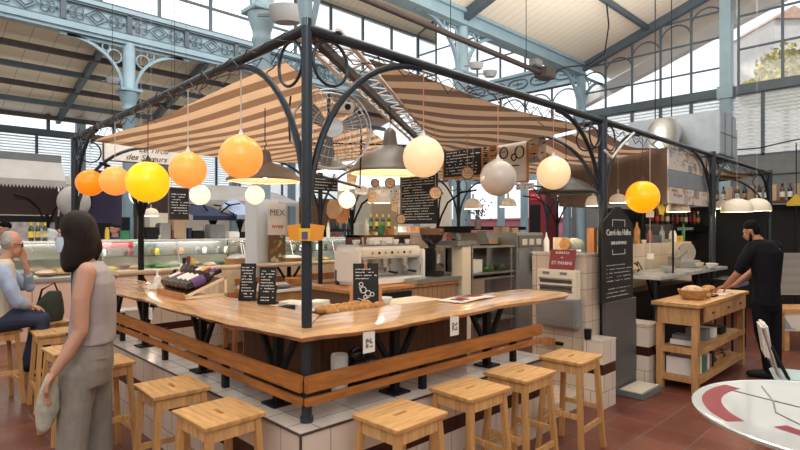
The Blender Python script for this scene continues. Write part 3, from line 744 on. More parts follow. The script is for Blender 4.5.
labs = ['wooden bar stool nearest the corner post on the right side of the bar', 'wooden bar stool second from the corner post on the right side',
        'wooden bar stool third from the corner post on the right side', 'wooden bar stool standing in front of the tiled pillar and grey metal box']
st0 = make_stool(labs[0]); st0.location = (c_[0].x, c_[0].y, 0); st0.rotation_euler = (0, 0, .03)
for p, l, r_ in zip(c_[1:], labs[1:], (-.03, .02, .05)): dup(st0, (p.x, p.y, 0), r_, l)
lt = [(PZ(219, 411, .68), 'wooden bar stool nearest the corner post on the left side of the bar'), (PZ(172, 385, .68), 'wooden bar stool second from the corner post on the left side'),
      (Vector((-.47, 1.82, 0)), 'wooden bar stool right behind the standing woman, only its seat end showing'), (Vector((-.52, 2.45, 0)), 'wooden bar stool on the left side hidden mostly by the standing woman'),
      (Vector((-.45, 3.36, 0)), 'wooden bar stool just left of the woman, nearer of two side by side'), (Vector((-.36, 4.05, 0)), 'wooden bar stool left of the woman beside the dark green bag'),
      (Vector((-.82, 3.80, 0)), 'wooden bar stool the older man sits on')]
for k, (p, l) in enumerate(lt): dup(st0, (p.x, p.y, 0), PI / 2 + (.04, -.03, .02, .05, -.04, .02, .1)[k], l)
# ================================================================= HANGING LAMPS
def hang(p):
    if p.y > 4.6: return 9.05 + .385 * (p.y - 5.2) if p.y > 5.2 else 9.0
    return ZR - .07 if 0 < p.x < 10.2 and p.y > 0 else zr(p.y)
def globe(px, py, rpx, d, ztop, m, label, cordm='brown_cord', cat='lamp', cord=True):
    p = P(px, py, d); r = rpx / F * d
    if p.y > 4.6: ztop = hang(p)
    t = thing('globe_lamp', label, cat, p, 0, 'round globe lamps over the bar')
    q = [(.001, r)] ; prof = [(r * math.sin(a), r * math.cos(a)) for a in [PI * k / 22 for k in range(23)]]
    prof[0] = (.002, r); prof[-1] = (.002, -r)
    MB().lathe(prof[::-1], seg=36).build('shade', m, t, 2)
    MB().lathe([(r * .28, r * .93), (r * .28, r * 1.02), (r * .12, r * 1.06), (r * .06, r * 1.22), (.006, r * 1.3)], seg=16).build('cap', 'dark_rust' if cordm == 'brown_cord' else 'paper', t, True)
    if cord: MB().cyl((0, 0, r * 1.25), (0, 0, ztop - p.z), .0035 if p.y < 4.6 else .0018, seg=6).build('cord', cordm, t)
    return t
mat('brown_cord', (.10, .03, .02), .6); mat('pink_cord', (.55, .25, .18), .6); mat('white_cord', (.6, .58, .55), .6)
zr_ = ZR - .03
def dy_(px, y=0.0): v = PY(px, y); return (v - Vector((CX, CY, CZ))).dot(Vector((sn, cs, 0)))
def dx_(px, x=0.0): v = PX(px, x); return (v - Vector((CX, CY, CZ))).dot(Vector((sn, cs, 0)))
globe(90, 183, 13, dx_(90), zr_, 'globe_orange', 'deep orange globe lamp nearest the far left post, leftmost of the globes', 'white_cord')
globe(115, 181, 14.5, dx_(115), zr_, 'globe_peach', 'orange globe lamp between the deep orange one and the yellow one', 'white_cord')
globe(148, 182, 20.5, dx_(148) - .02, zr_, 'globe_yellow', 'large bright yellow globe lamp on a brown cord')
globe(188, 170, 18, dx_(188), zr_, 'globe_peach', 'peach orange globe lamp just right of the yellow globe', 'white_cord')
globe(241, 157, 21.5, dx_(241), zr_, 'globe_peach', 'large light orange globe lamp left of the corner post before the bell lamp', 'white_cord')
globe(423.5, 157, 20.5, dy_(423.5), zr_, 'globe_cream', 'large lit cream globe lamp nearest the corner post on the right side', 'pink_cord')
globe(498, 178, 18, dy_(498), zr_, 'globe_off', 'unlit off-white globe lamp hanging before the poster board', 'pink_cord')
globe(553.5, 173, 16.5, dy_(553.5), zr_, 'globe_cream', 'lit cream globe lamp just left of the second post', 'pink_cord')
globe(642.5, 197, 16, dy_(642.5), zr_, 'globe_bright', 'bright orange globe lamp in front of the brown hood')
globe(200, 195, 10, 7.0, 2.6, 'globe_warm', 'small white glowing globe lamp beyond the peach globe', 'white_cord')
globe(255, 195, 9.5, 6.6, 2.6, 'globe_warm', 'small white glowing globe lamp below the left bell lamp', 'white_cord')
globe(141, 195, 11, 7.0, 2.6, 'globe_warm', 'white globe lamp half hidden behind the yellow globe', 'white_cord')
globe(347, 200, 8.5, 5.6, 2.6, 'globe_warm', 'small white glowing globe lamp between the corner post and the glass dome lamp', 'white_cord')
globe(365, 186, 3.5, 6.4, 2.6, 'globe_warm', 'tiny glowing globe under the right bell lamp', 'white_cord')

def bell(px, py, rpx, hpx, d, label, m='enamel', ztop=2.6, dark=False):
    p = P(px, py, d); r = rpx / F * d; h_ = hpx / F * d
    t = thing('bell_lamp', label, 'lamp', p, 0, 'enamel bell pendant lamps')
    prof = [(r, -.0), (r * 1.01, .012), (r * .97, .022), (r * .88, h_ * .16), (r * .76, h_ * .30), (r * .58, h_ * .43), (r * .36, h_ * .53), (r * .20, h_ * .60), (r * .17, h_ * .72), (r * .14, h_ * .92), (r * .09, h_ * .97), (r * .06, h_)]
    b = MB(); b.lathe(prof, seg=32, caps=False); b.build('shade', m, t, True)
    b = MB(); b.lathe([(x * .97, z - .004) for x, z in prof[:7]], seg=32, caps=False); b.build('inner_shade', 'enamel_in' if not dark else 'black', t, True)
    MB().tube([(r * math.cos(k * PI / 16), r * math.sin(k * PI / 16), .004) for k in range(32)], .006, 5, True).build('rim', 'dark_rust' if dark else 'enamel', t, True)
    MB().ball((0, 0, h_ * .22), .035).build('bulb', 'bulb' if dark else 'bulb', t, True)
    lamp_light(t, h_ * .05, 9)
    MB().tube([(0, 0, h_), (0, 0, h_ + .03), (.015, 0, h_ + .05), (0, 0, h_ + .07), (0, 0, ztop - p.z)], .004, 6).build('cord', 'black', t)
    return t
bell(265, 181, 37, 31, 4.4, 'grey enamel bell lamp behind the large light orange globe')
bell(390, 173, 41, 45, 4.3, 'grey enamel bell lamp just left of the large cream globe')
bell(331, 171, 15, 26, 4.6, 'small grey enamel lamp with straight sides under the fan')
mat('dark_enamel', (.05, .045, .045), .4, .1)
bell(566, 193, 29, 26, 5.0, 'wide dark enamel bell lamp behind the cream globe beside the second post', 'dark_enamel', dark=True)
def dome(px, py, wpx, hpx, d, label, m='cream', ztop=2.5, nm='dome_lamp'):
    p = P(px, py, d); r = wpx / 2 / F * d; h_ = hpx * 1.35 / F * d
    ztop = hang(p)
    t = thing(nm, label, 'lamp', p, 0, 'pale dome lamps')
    prof = [(r, 0), (r * .98, h_ * .25), (r * .88, h_ * .55), (r * .65, h_ * .82), (r * .3, h_ * .96), (.01, h_)]
    MB().lathe(prof, seg=24, caps=False).build('shade', m, t, 2)
    MB().cyl((0, 0, h_), (0, 0, h_ + .05), .012).build('cap', 'steel', t)
    MB().ball((0, 0, h_ * .3), .03).build('bulb', 'bulb', t, True); lamp_light(t, .0, 7)
    MB().cyl((0, 0, h_ + .05), (0, 0, ztop - p.z), .0016, seg=5).build('cord', 'white_cord', t)
for a in ((473, 209, 18, 8, 6.2, 'pale dome lamp hanging left of the off-white globe'), (508, 207, 17, 7, 6.2, 'pale dome lamp hanging below right of the off-white globe'),
          (678, 212, 22, 9, 7.2, 'cream dome lamp over the bottles under the sticker board'), (722, 209, 16, 7, 8.8, 'small cream dome lamp half behind the third post'),
          (737, 212, 29, 10, 7.6, 'large cream dome lamp above the man in black'), (757, 211, 25, 9.5, 8.2, 'cream dome lamp right of the one above the man'),
          (593, 206, 15, 8, 6.0, 'cream dome lamp just left of the second post'), (618, 203, 17, 7, 6.4, 'cream dome lamp just right of the second post above the tall chalkboard'),
          (151, 216, 15, 6, 8, 'small pale dome lamp under the yellow globe'), (379, 203, 22, 10, 6.3, 'white glass dome lamp left of the narrow chalkboard'), (640, 203, 10, 7, 7.5, 'small pale dome lamp half hidden by the bright orange globe')):
    dome(*a)

# ================================================================= FAN, DISCS, BOARDS UNDER THE CANVAS
fp = P(331, 130, 4.0)
t = thing('cage_fan', 'large round steel cage fan hanging behind the corner post', 'fan', fp, -YAW + .25)
b = MB(); rf = .29
for r_, y in ((rf, -.06), (rf, .05), (rf * .75, -.085), (rf * .5, -.10), (rf * .25, -.11), (rf * .75, .07)):
    b.tube([(r_ * math.cos(k * PI / 18), y, r_ * math.sin(k * PI / 18)) for k in range(36)], .007 if r_ == rf else .003, 5, True)
for k in range(40):
    a = k * PI / 20; c, s = math.cos(a), math.sin(a)
    b.tube([(rf * .2 * c, -.11, rf * .2 * s), (rf * .6 * c, -.095, rf * .6 * s), (rf * c, -.06, rf * s), (rf * c, .05, rf * s)], .0016, 4)
b.build('cage', 'steel', t)
b = MB()
for k in range(3):
    a = k * 2 * PI / 3 + .4; pts = []
    for rr, w0 in ((.05, -.3), (.16, -.38), (.26, -.30), (.265, .10), (.18, .30), (.05, .35)): pts.append((rr * math.cos(a + w0), .0 + w0 * .06, rr * math.sin(a + w0)))
    b.prism(pts, (0, .004, 0))
b.build('blades', 'slate', t)
MB().cyl((0, -.115, 0), (0, -.06, 0), .07, seg=24).cyl((0, -.125, 0), (0, -.115, 0), .04, .03, seg=20).build('hub', 'steel', t, True)
MB().cyl((0, -.06, 0), (0, .16, 0), .055, seg=18).build('motor', 'enamel', t, True)
MB().box((.085, -.13, .14), (.12, .07, .08)).build('switch_box', 'paper', t, bevel=.01)
MB().cyl((.10, -.175, .14), (.10, -.165, .14), .022, seg=14).build('knob', 'black', t)
MB().tube([(0, .12, 0), (0, .14, .30), (0, .16, 2.62 - fp.z)], .014, 8).tube([(-.30, 0, -.1), (-.31, 0, .1), (-.29, .1, 2.6 - fp.z)], .008, 6).build('hanger', 'grey_steel', t)
tag(MB().tube([P(306, 172, 3.2), P(330, 179, 3.6), P(360, 187, 4.0)], .010, 8).tube([P(360, 187, 4.0), P(361, 150, 4.0)], .006, 6).tube([P(361, 150, 4.0), P(361, 128, 4.0)], .006, 6).build('steel_rod', 'black'), 'thin dark rod slanting from the corner post below the fan', 'rod')

def board(name, label, cat, plane, val, x0, x1, y0, y1, face='chalk', frame=None, rows=9, seed=1, title=None, fw=.02, th=.02, group=None, ink='chalk_white', dens=.75):
    """flat board in the plane X=val or Y=val between two picture columns, heights from the two picture rows at its left side"""
    f_ = PX if plane == 'x' else PY
    a, c = f_(x0, val, y0), f_(x1, val, y0); zt = a.z; zb = f_(x0, val, y1).z
    w_ = (Vector((a.x, a.y, 0)) - Vector((c.x, c.y, 0))).length; h_ = zt - zb
    mid = Vector(((a.x + c.x) / 2, (a.y + c.y) / 2, (zt + zb) / 2))
    rz = -PI / 2 if plane == 'x' else 0
    t = thing(name, label, cat, mid, rz, group)
    MB().box((0, th / 2, 0), (w_, th, h_)).build('panel', face, t)
    if frame:
        b = MB()
        for s in (-1, 1): b.box((s * (w_ / 2 + fw / 2 - .002), th / 2 - .003, 0), (fw, th + .012, h_ + 2 * fw)).box((0, th / 2 - .003, s * (h_ / 2 + fw / 2 - .002)), (w_, th + .012, fw))
        b.build('frame', frame, t)
    if rows: scribble(rows, w_ * .86, h_ * (.88 if not title else .72), lambda x, z: (x, -.003, z - (0 if not title else h_ * .08)), seed, dens).build('lettering', ink, t)
    if title: text('title', title, h_ * .13, (0, -.004, h_ * .40), (PI / 2, 0, 0), ink, t)
    return t, w_, h_
board('menu_board', 'wide framed chalkboard hung under the canvas right of the large cream globe', 'chalkboard', 'x', 3.36, 444, 482, 148, 178, frame='orange_wood', rows=9, seed=4)
board('menu_board', 'narrow strip of framed chalkboard at the right end of the wide one', 'chalkboard', 'x', 3.34, 483.5, 488, 145, 176, frame='orange_wood', rows=14, seed=5, fw=.012)
board('menu_board', 'tall dense chalkboard of white handwriting behind the large cream globe', 'chalkboard', 'x', 3.9, 400, 437, 174, 224, rows=17, seed=6, dens=.9)
t, w_, h_ = board('poster_board', 'white poster of black drawings above the off-white globe', 'poster', 'x', 3.32, 497, 527, 141, 183, face='paper', frame='orange_wood', rows=0, fw=.014)
b = MB()
for cx_, cz_, r_ in ((-.10, .09, .05), (.10, .08, .055), (.03, .03, .03), (-.08, -.06, .03)): b.tube([(cx_ + r_ * math.cos(k * PI / 8), -.004, cz_ + r_ * 1.2 * math.sin(k * PI / 8)) for k in range(16)], .007, 5, True)
b.box((-.1, -.004, .10), (.05, .004, .008)).box((.05, -.004, -.06), (.09, .004, .012)).box((-.03, -.004, -.12), (.12, .004, .01)); b.build('drawing', 'black', t)
board('poster', 'pinkish paper sheet hanging left of the drawn poster', 'poster', 'x', 3.30, 490, 496, 140, 178, face='bread_flour', rows=6, seed=9, ink='black')
board('poster', 'sheet of notes on white paper right of the drawn poster', 'poster', 'x', 3.30, 529, 545, 136, 163, face='sticker_paper', rows=5, seed=8, ink='black', dens=.4)
board('poster', 'lower white paper sheet below the drawn poster', 'poster', 'x', 3.30, 516, 533, 184, 187 + 3, face='paper', rows=2, seed=8, ink='black', dens=.4)
t, w_, h_ = board('menu_board', 'small chalk sign hanging under the peach globe above the market stalls', 'chalkboard', 'y', 6.6, 170, 188, 188, 219, rows=10, seed=11, frame='walnut', fw=.015)
for s_ in (-.4, .4): MB().cyl((s_ * w_, .01, h_ / 2), (s_ * w_, .01, 9.62 - t.location.z), .002, seg=5).build('hanger', 'black', t)
t, w_, h_ = board('menu_board', 'small dark chalkboard behind the corner post below the fan', 'chalkboard', 'y', 4.56, 312, 338, 176, 190, rows=4, seed=12)
for s_ in (-.4, .4): MB().cyl((s_ * w_, .01, h_ / 2 - .01), (s_ * w_, .04, 2.65 - t.location.z), .004, seg=5).build('hanger', 'black', t)
def disc(px, py, rpx, d, label):
    p = P(px, py, d); r = rpx / F * d
    t = thing('wood_slice', label, 'wood slice', p, -YAW, 'round wood slices hung on strings')
    MB().cyl((0, 0, 0), (0, .015, 0), r, seg=24).build('slice', 'wood_disc', t)
    MB().tube([(r * .95 * math.cos(k * PI / 12), 0, r * .95 * math.sin(k * PI / 12)) for k in range(24)], .006, 5, True).build('bark', 'walnut', t)
    MB().cyl((0, .008, r), (0, .008, 2.6 - p.z), .0025, seg=5).build('string', 'apron_rope', t)
    scribble(3, r * 1.1, r, lambda x, z: (x, -.002, z), int(px)).build('lettering', 'walnut', t)
disc(467.5, 173, 6.5, 5.2, 'round wood slice hung over the lower edge of the wide chalkboard')
disc(435.5, 193, 6.5, 5.0, 'round wood slice hung below the large cream globe')
disc(390, 183, 5, 5.4, 'small wood slice hung below the right bell lamp')
disc(401, 219, 5, 5.6, 'small wood slice at the lower corner of the tall chalkboard')
disc(375, 183, 4, 5.6, 'smallest wood slice left of the other below the right bell lamp')
board('paper_tag', 'vertical printed paper strip left of the tall chalkboard', 'paper', 'x', 3.2, 394, 399, 189, 207, face='paper', rows=6, seed=3, ink='black')
# hanging boards and bag by the small globe
t = thing('hanging_basket', 'brown paper bag and wooden board hung behind the small globe', 'bag', P(340, 210, 6.2), -YAW)
MB().loft([(-.08, 0, -.10, .04, .04), (-.07, 0, -.04, .09, .05), (-.05, 0, .06, .10, .05), (-.06, 0, .12, .06, .03)], 12).build('bag', 'bag_paper', t, True)
MB().prism([(.02 + .09 * math.cos(a), 0, -.03 + .13 * math.sin(a)) for a in [k * PI / 8 for k in range(16)]], (0, .015, 0)).build('board', 'orange_wood', t)
MB().cyl((-.03, 0, .1), (-.03, 0, 2.6 - 1.83), .003, seg=5).build('string', 'apron_rope', t)
# orange placard strapped to the corner post
t = thing('orange_placard', 'orange and yellow paper placard strapped round the corner post', 'placard', (0, 0, 1.585), -YAW)
t.scale = (.85, 1, .85)
for s in (-1, 1): MB().prism([(s * .03, -.045, -.05), (s * .03, -.045, .055), (s * .07, -.04, .05), (s * .115, -.03, .045), (s * .10, -.03, -.045)], (0, .012, 0)).build('wing', 'orange_cloth', t)
MB().box((0, -.052, 0 - .01), (.07, .01, .075)).build('card', 'yellow', t)
MB().box((0, -.060, -.015), (.035, .008, .045)).build('picture', 'violet', t); 
# small sign of the neighbouring stall
t, w_, h_ = board('shop_sign', 'cream hanging sign with slanted dark script beyond the left canvas', 'sign', 'y', 6.5, 104, 182, 140.5, 159.5, face='paper', frame='walnut', rows=0, fw=.02)
text('lettering', 'Le Tiroir', h_ * .46, (w_ * .12, -.006, h_ * .22), (PI / 2, 0, 0), 'walnut', t, shear=.4)
text('lettering', 'des Saveurs', h_ * .46, (w_ * .02, -.006, -h_ * .24), (PI / 2, 0, 0), 'walnut', t, shear=.4)
for s in (-.4, .4): MB().cyl((s * w_, .01, h_ / 2), (s * w_, .01, 9.55 - 2.8), .004, seg=5).build('hanger', 'black', t)

# ================================================================= THINGS ON THE COUNTERS
# --- wine rack with lying bottles
rk = thing('wine_rack', 'low slanted wooden rack holding wine bottles on the left slab', 'rack', (.06, 1.80, 1.094))
for s in (-1, 1): MB().beam((-.06, s * .265, .012), (.25, s * .265, .012), .012, .02).beam((-.06, s * .265, .02), (.25, s * .265, .145), .012, .02).beam((.245, s * .265, .0), (.245, s * .265, .15), .012, .02, (1, 0, 0)).build('side', 'pale_wood', rk)
MB().beam((-.06, 0, .012), (.24, 0, .132), .52, .010, (0, 0, 1)).build('shelf', 'walnut', rk); MB().b2((-.075, -.26, .0), (-.06, .26, .045)).build('lip', 'orange_wood', rk)
BOT = [(.001, 0), (.036, .003), (.0375, .012), (.0375, .185), (.034, .205), (.020, .230), (.0145, .245), (.0145, .285), (.016, .287), (.016, .298), (.001, .3)]
def bottle(name, label, group, glass, cap, lab, s=1.0):
    t = thing(name, label, 'bottle', (0, 0, 0), 0, group)
    MB().lathe([(r * s, z * s) for r, z in BOT[1:]], seg=16).build('glass', glass, t, True)
    MB().lathe([(.0165 * s, .248 * s), (.0175 * s, .301 * s), (.001, .303 * s)], seg=12).build('capsule', cap, t, True)
    MB().lathe([(.0385 * s, .06 * s), (.0385 * s, .155 * s)], seg=16, caps=False).build('paper_label', lab, t, True)
    return t
capc = ['black', 'violet', 'crimson', 'yellow', 'paper', 'black', 'violet']
labc = ['violet', 'paper', 'paper', 'paper', 'violet', 'cream', 'violet']
wl = ['wine bottle lying in the rack, %s from the near end, with a %s label' % (ORD[i], {'violet': 'violet', 'paper': 'white', 'cream': 'cream'}[labc[i]]) for i in range(6)]
for i in range(6):
    t = bottle('wine_bottle', wl[i], 'wine bottles lying in the slanted rack', 'wine_glass', capc[i], labc[i])
    t.location = (.01, 1.585 + .083 * i, 1.094 + .082); t.rotation_euler = (0, math.radians(90 - 21.8), R.uniform(-.05, .05))
mat('label_blue', (.10, .12, .3), .6)
for i, (px, s_) in enumerate(((199, 1.0), (205, 1.06), (210.5, 1.0))):
    p = PZ(px, 285 + i * .5, 1.094); t = bottle('wine_bottle', 'dark wine bottle standing behind the rack, %s from the left' % ORD[i], 'wine bottles standing behind the rack', 'brown_glass' if i == 0 else 'wine_glass', ('black', 'crimson', 'yellow')[i], ('violet', 'paper', 'cream')[i], s_ * .9)
    t.location = (.25, 2.17 - i * .085, 1.094)
# --- soap, tray
t = thing('soap_dispenser', 'white pump dispenser standing in a small white caddy on the left slab', 'dispenser', (.12, 2.42, 1.094), .6)
MB().box((0, 0, .02), (.13, .10, .04)).build('caddy', 'white', t, bevel=.004)
MB().lathe([(.026, .04), (.028, .05), (.028, .10), (.012, .115), (.010, .14)], seg=14).build('bottle', 'white', t, True)
MB().cyl((0, 0, .14), (0, 0, .155), .008, seg=8).beam((0, 0, .157), (.04, 0, .153), .012, .01).build('pump', 'white', t)
t = thing('spray_bottle', 'amber glass bottle with a black cap right of the white dispenser', 'bottle', (.20, 2.25, 1.094))
MB().lathe([(.03, 0), (.031, .01), (.031, .10), (.012, .125), (.011, .14)], seg=16).build('glass', 'brown_glass', t, True)
MB().cyl((0, 0, .14), (0, 0, .165), .014, seg=10).beam((0, 0, .168), (.03, 0, .166), .01, .01).build('cap', 'black', t)
t = thing('white_card', 'small white paper hanging off the left slab edge behind the Y leg', 'paper', (-.152, 1.80, 1.0))
MB().box((0, 0, -.02), (.002, .07, .09)).build('sheet', 'paper', t); scribble(4, .05, .06, lambda x, z: (-.003, x, z - .02), 4).build('print', 'slate', t)
for px, y0, y1, lb in ((366.5, 331, 352, 'white printed notice hanging from the right slab near the corner'), (452, 314, 335, 'white printed notice hanging from the right slab before the walnut counter')):
    a = PY(px, -.16, y0); c = PY(px, -.16, y1); h_ = a.z - c.z
    t = thing('paper_notice', lb, 'paper', (a.x, a.y - .02, c.z)); MB().box((0, 0, h_ / 2), (.082, .002, h_)).build('sheet', 'paper', t)
    b = MB()
    for i in range(5):
        for j in range(5):
            if R.random() < .55: b.box((-.02 + i * .01, -.0025, h_ * .28 + j * .01), (.009, .001, .009))
    b.build('print', 'slate', t)
# --- chalk tent menus
def tent(px, py, wpx, hpx, d, label, seed, mat_='chalk'):
    p = P(px, py, d); w_ = wpx / F * d; h_ = hpx / F * d; p.z = 1.094
    t = thing('menu_stand', label, 'menu', p, -YAW - .15, 'small black menus on the counter')
    MB().beam((0, 0, .01), (0, .02, h_), w_, .006, (0, 1, 0)).build('board', mat_, t)
    for s in (-1, 1): MB().beam((s * w_ * .5, -.012, 0), (s * w_ * .5, .02, h_ * .5), .012, .012, (0, 1, 0)).build('support', 'black', t)
    MB().box((0, .02, .006), (w_ * 1.1, .07, .012)).build('foot', 'black', t)
    scribble(11, w_ * .8, h_ * .86, lambda x, z: (x, -.007 + (z + h_ / 2) / h_ * .02, z + h_ / 2), seed, .85).build('lettering', 'chalk_white', t)
tent(247.5, 302, 16, 37, 3.85, 'black menu stand with chalk writing right of the wine rack, left of the pair', 21)
tent(267, 305, 17, 37, 3.66, 'black menu stand with chalk writing, right of the pair beside the wine rack', 22)
# --- service counters behind the slabs
sc = thing('service_counter', 'low cream work counter behind the corner of the slabs', 'counter', (0, 0, 0), world=True)
MB().b2((.36, .34, .02), (.40, 1.35, .99)).b2((.36, .34, .02), (1.75, .38, .99)).build('front', 'walnut', sc)
MB().prism([(.335, .325, .99), (1.8, .325, .99), (1.8, .95, .99), (.95, .95, .99), (.95, 1.4, .99), (.335, 1.4, .99)], (0, 0, .03)).build('top', 'cream', sc)
MB().b2((1.70, .40, .02), (1.74, .90, .99)).b2((.42, 1.30, .02), (.90, 1.34, .99)).build('side', 'walnut', sc)
def pie(x, y, r, label, n=14, z=1.021):
    t = thing('pastry_tray', label, 'pastries', (x, y, z), .2)
    MB().box((0, 0, .012), (r * 2.3, r * 1.5, .016)).box((0, -r * .75, .02), (r * 2.3, .012, .03)).box((0, r * .75, .02), (r * 2.3, .012, .03)).build('tray', 'steel', t)
    return t
pie(.70, .52, .21, 'metal tray of golden pastries behind the corner post')
for i in range(14):
    x, y = .70 - .19 + (i % 7) * .063 + R.uniform(-.01, .01), .44 + (i // 7) * .13 + R.uniform(-.015, .015)
    tag(MB().ball((x, y, 1.072), (.04, .052, .032), 10, 7, .08).build('golden_pastry', 'bread', None, True), 'round golden pastry on the metal tray behind the corner post', 'pastry', 'golden pastries on the metal tray')
t = thing('menu_easel', 'orange-framed standing chalkboard with a white drawing on the counter behind the right slab', 'chalkboard', P(366, 300, 3.9), -YAW + .12)
t.location.z = 1.024
MB().beam((0, 0, .02), (0, .05, .33), .185, .012, (0, 1, 0)).build('board', 'chalk', t)
for s in (-1, 1): MB().beam((s * .105, -.004, 0), (s * .105, .015, .18), .022, .024, (0, 1, 0)).build('frame', 'orange_wood', t)
MB().box((0, -.018, .018), (.24, .035, .016)).build('ledge', 'orange_wood', t)
MB().beam((0, .03, .33), (0, .16, 0), .02, .02, (0, 1, 0)).build('back_leg', 'orange_wood', t)
fnb = lambda x, z: (x, -.010 + .16 * (z + .16) * .98, z + .17)
b = scribble(4, .15, .09, lambda x, z: fnb(x, z + .085), 31, .9)
for cx_, cz_, r_ in ((-.02, -.03, .022), (.015, -.055, .020), (.045, -.062, .014), (-.035, .01, .014), (-.005, -.08, .012)): b.tube([fnb(cx_ + r_ * math.cos(k * PI / 6), cz_ + r_ * math.sin(k * PI / 6)) for k in range(12)], .0035, 4, True)
b.tube([fnb(-.06, -.09), fnb(-.02, -.1), fnb(.03, -.08)], .003, 4).tube([fnb(-.05, -.01), fnb(-.03, -.04)], .003, 4); b.build('drawing', 'chalk_white', t)
def bowl(name, label, p, r, h_, m, group=None, cat='bowl'):
    o = MB().lathe([(r * .45, 0), (r * .55, .004), (r * .85, h_ * .5), (r, h_), (r * .96, h_), (r * .8, h_ * .5), (r * .4, .01), (.002, .008)], p, 20, caps=False).build(name, m, None, True)
    return tag(o, label, cat, group)
bowl('mixing_bowl', 'dark round platter on the work counter left of the easel', (1.02, .72, 1.021), .13, .05, 'walnut')
bowl('mixing_bowl', 'white bowl at the foot of the standing chalkboard', (1.22, .74, 1.021), .07, .055, 'white_gloss')
for i, (x, y, m_, lb) in enumerate(((.62, 1.12, 'paper', 'white folded napkin pack beside the menu stands'), (.60, .98, 'white', 'stack of white plates behind the right menu stand'), (.78, 1.0, 'paper', 'white paper tray left of the golden pastries'))):
    b = MB()
    for k in range(4): b.box((x, y, 1.026 + k * .012), (.15, .12, .009), rz=.1 * k)
    tag(b.build(('napkin_pack', 'plate_stack', 'paper_tray')[i], m_), lb, ('napkins', 'plates', 'tray')[i])
tag(MB().box((0, 0, 0), (.10, .07, .05)).xf(Matrix.Translation((.45, .9, 1.046)) @ Matrix.Rotation(.4, 4, 'Z')).build('card_reader', 'black'), 'small black device behind the right menu stand', 'device')
# --- magazine on the right slab
t = thing('magazine', 'open printed magazine lying on the right slab', 'magazine', PZ(468, 298.5, 1.098), .1)
for s in (-1, 1): MB().box((s * .12, 0, .004), (.23, .20, .005), ry=s * .03).build('page', 'paper', t)
b = MB()
for i in range(7): b.box((-.16 + .055 * i, R.uniform(-.04, .04), .0095 ), (.035, .10, .002))
b.build('print', 'crimson', t)
# --- bin seen under the right slab, in front of the work counter
t = thing('waste_bin', 'white bin lined with a black bag behind the pine rails', 'bin', (.95, .272, 0)) if False else None
tag(MB().lathe([(.035, 0), (.05, .01), (.055, .22), (.05, .24)], (.42, .265, .603), 14).build('canister', 'white', None, True), 'pale canister standing on the tiled ledge under the right slab', 'canister')
b = MB(); b.ball((.62, .262, .71), (.13, .055, .105), 16, 10, .07); b.ball((.56, .26, .82), (.06, .04, .05), 10, 8, .1); tag(b.build('bin_bag', 'black_gloss', None, True), 'black rubbish bag bulging under the right slab', 'bag')
# --- walnut counter with coffee machine
wc = thing('walnut_counter', 'brown slatted wooden back counter carrying the coffee machine', 'counter', (0, 0, 0), world=True)
MB().b2((1.95, 2.05, 0), (3.66, 2.10, .93)).b2((1.95, 2.10, 0), (1.99, 2.75, .93)).b2((3.62, 2.10, 0), (3.66, 2.75, .93)).b2((1.99, 2.71, 0), (3.62, 2.75, .93)).build('body', 'oak_slats', wc)
MB().b2((1.92, 2.02, .93), (3.70, 2.78, .965)).build('top', 'orange_wood', wc)
MB().b2((2.9, 2.0, .967), (3.72, 2.5, 1.02)).build('drip_tray', 'steel', wc)
b = MB(); b.b2((2.25, 2.035, .35), (2.85, 2.049, .90)); b.build('recess', 'black', wc)
cm = thing('coffee_machine', 'large white espresso machine on the brown counter', 'coffee machine', (2.72, 2.42, .967))
MB().box((0, .03, .375), (1.02, .40, .15)).box((0, .17, .19), (1.0, .12, .24)).build('body', 'white_gloss', cm, bevel=.02)
MB().box((0, .02, .04), (1.0, .46, .07)).build('base', 'white', cm, bevel=.01)
MB().box((0, .10, .19), (.96, .02, .22)).build('back_plate', 'chrome', cm)
MB().box((0, -.175, .37), (.9, .02, .09)).build('front_panel', 'cream', cm, bevel=.005)
for s in (-1, 1): MB().box((s * .515, .0, .22), (.03, .46, .36)).build('side_panel', 'white_gloss', cm, bevel=.01)
for i, x in enumerate((-.32, 0, .32)):
    g_ = MB().cyl((x, -.06, .2), (x, -.06, .30), .05, seg=16).cyl((x, -.1, .155), (x, -.1, .2), .045, seg=16).cyl((x, -.1, .135), (x, -.1, .155), .038, seg=16).build('brew_group', 'chrome', cm, True)
    MB().tube([(x, -.12, .145), (x + .01, -.26, .135)], [.012, .016], 8).build('handle', 'black', g_)
for x in (-.45, .45): MB().tube([(x, -.19, .25), (x, -.22, .2), (x, -.2, .08)], .006, 6).build('steam_wand', 'chrome', cm)
for i, x in enumerate((-.30, -.2, -.1, 0, .1, .2, .3)): MB().cyl((x, -.195, .37), (x, -.184, .37), .015, seg=10).build('dial', 'black' if i % 2 else 'steel', cm)
MB().box((0, .03, .455), (.98, .38, .015)).build('cup_rail', 'chrome', cm)
for i in range(9):
    x = 2.30 + i * .105; tag(MB().lathe([(.022, 0), (.034, .03), (.036, .055), (.030, .055), (.02, .01)], (x, 2.40 + (i % 2) * .09, 1.431), 12, caps=False).build('coffee_cup', 'white', None, True), 'small cup standing upside on top of the coffee machine, %s from the left' % ORD[i], 'cup', 'cups on the coffee machine')
gr = thing('coffee_grinder', 'black coffee grinder between the coffee machine and the white pillar', 'grinder', (3.40, 2.22, 1.022), .3)
MB().box((0, 0, .03), (.20, .26, .06)).build('base', 'black', gr, bevel=.008)
MB().box((0, .04, .20), (.14, .14, .30)).build('body', 'black', gr, bevel=.02)
MB().cyl((0, -.09, .16), (0, -.09, .28), .035, seg=14).build('dosing_chamber', 'steel', gr, True)
MB().cyl((-.03, -.12, .16), (-.10, -.2, .14), .012, seg=8).build('handle', 'black', gr)
MB().lathe([(.05, .35), (.05, .38), (.13, .46), (.145, .52)], seg=20).build('hopper', 'black_gloss', gr, True)
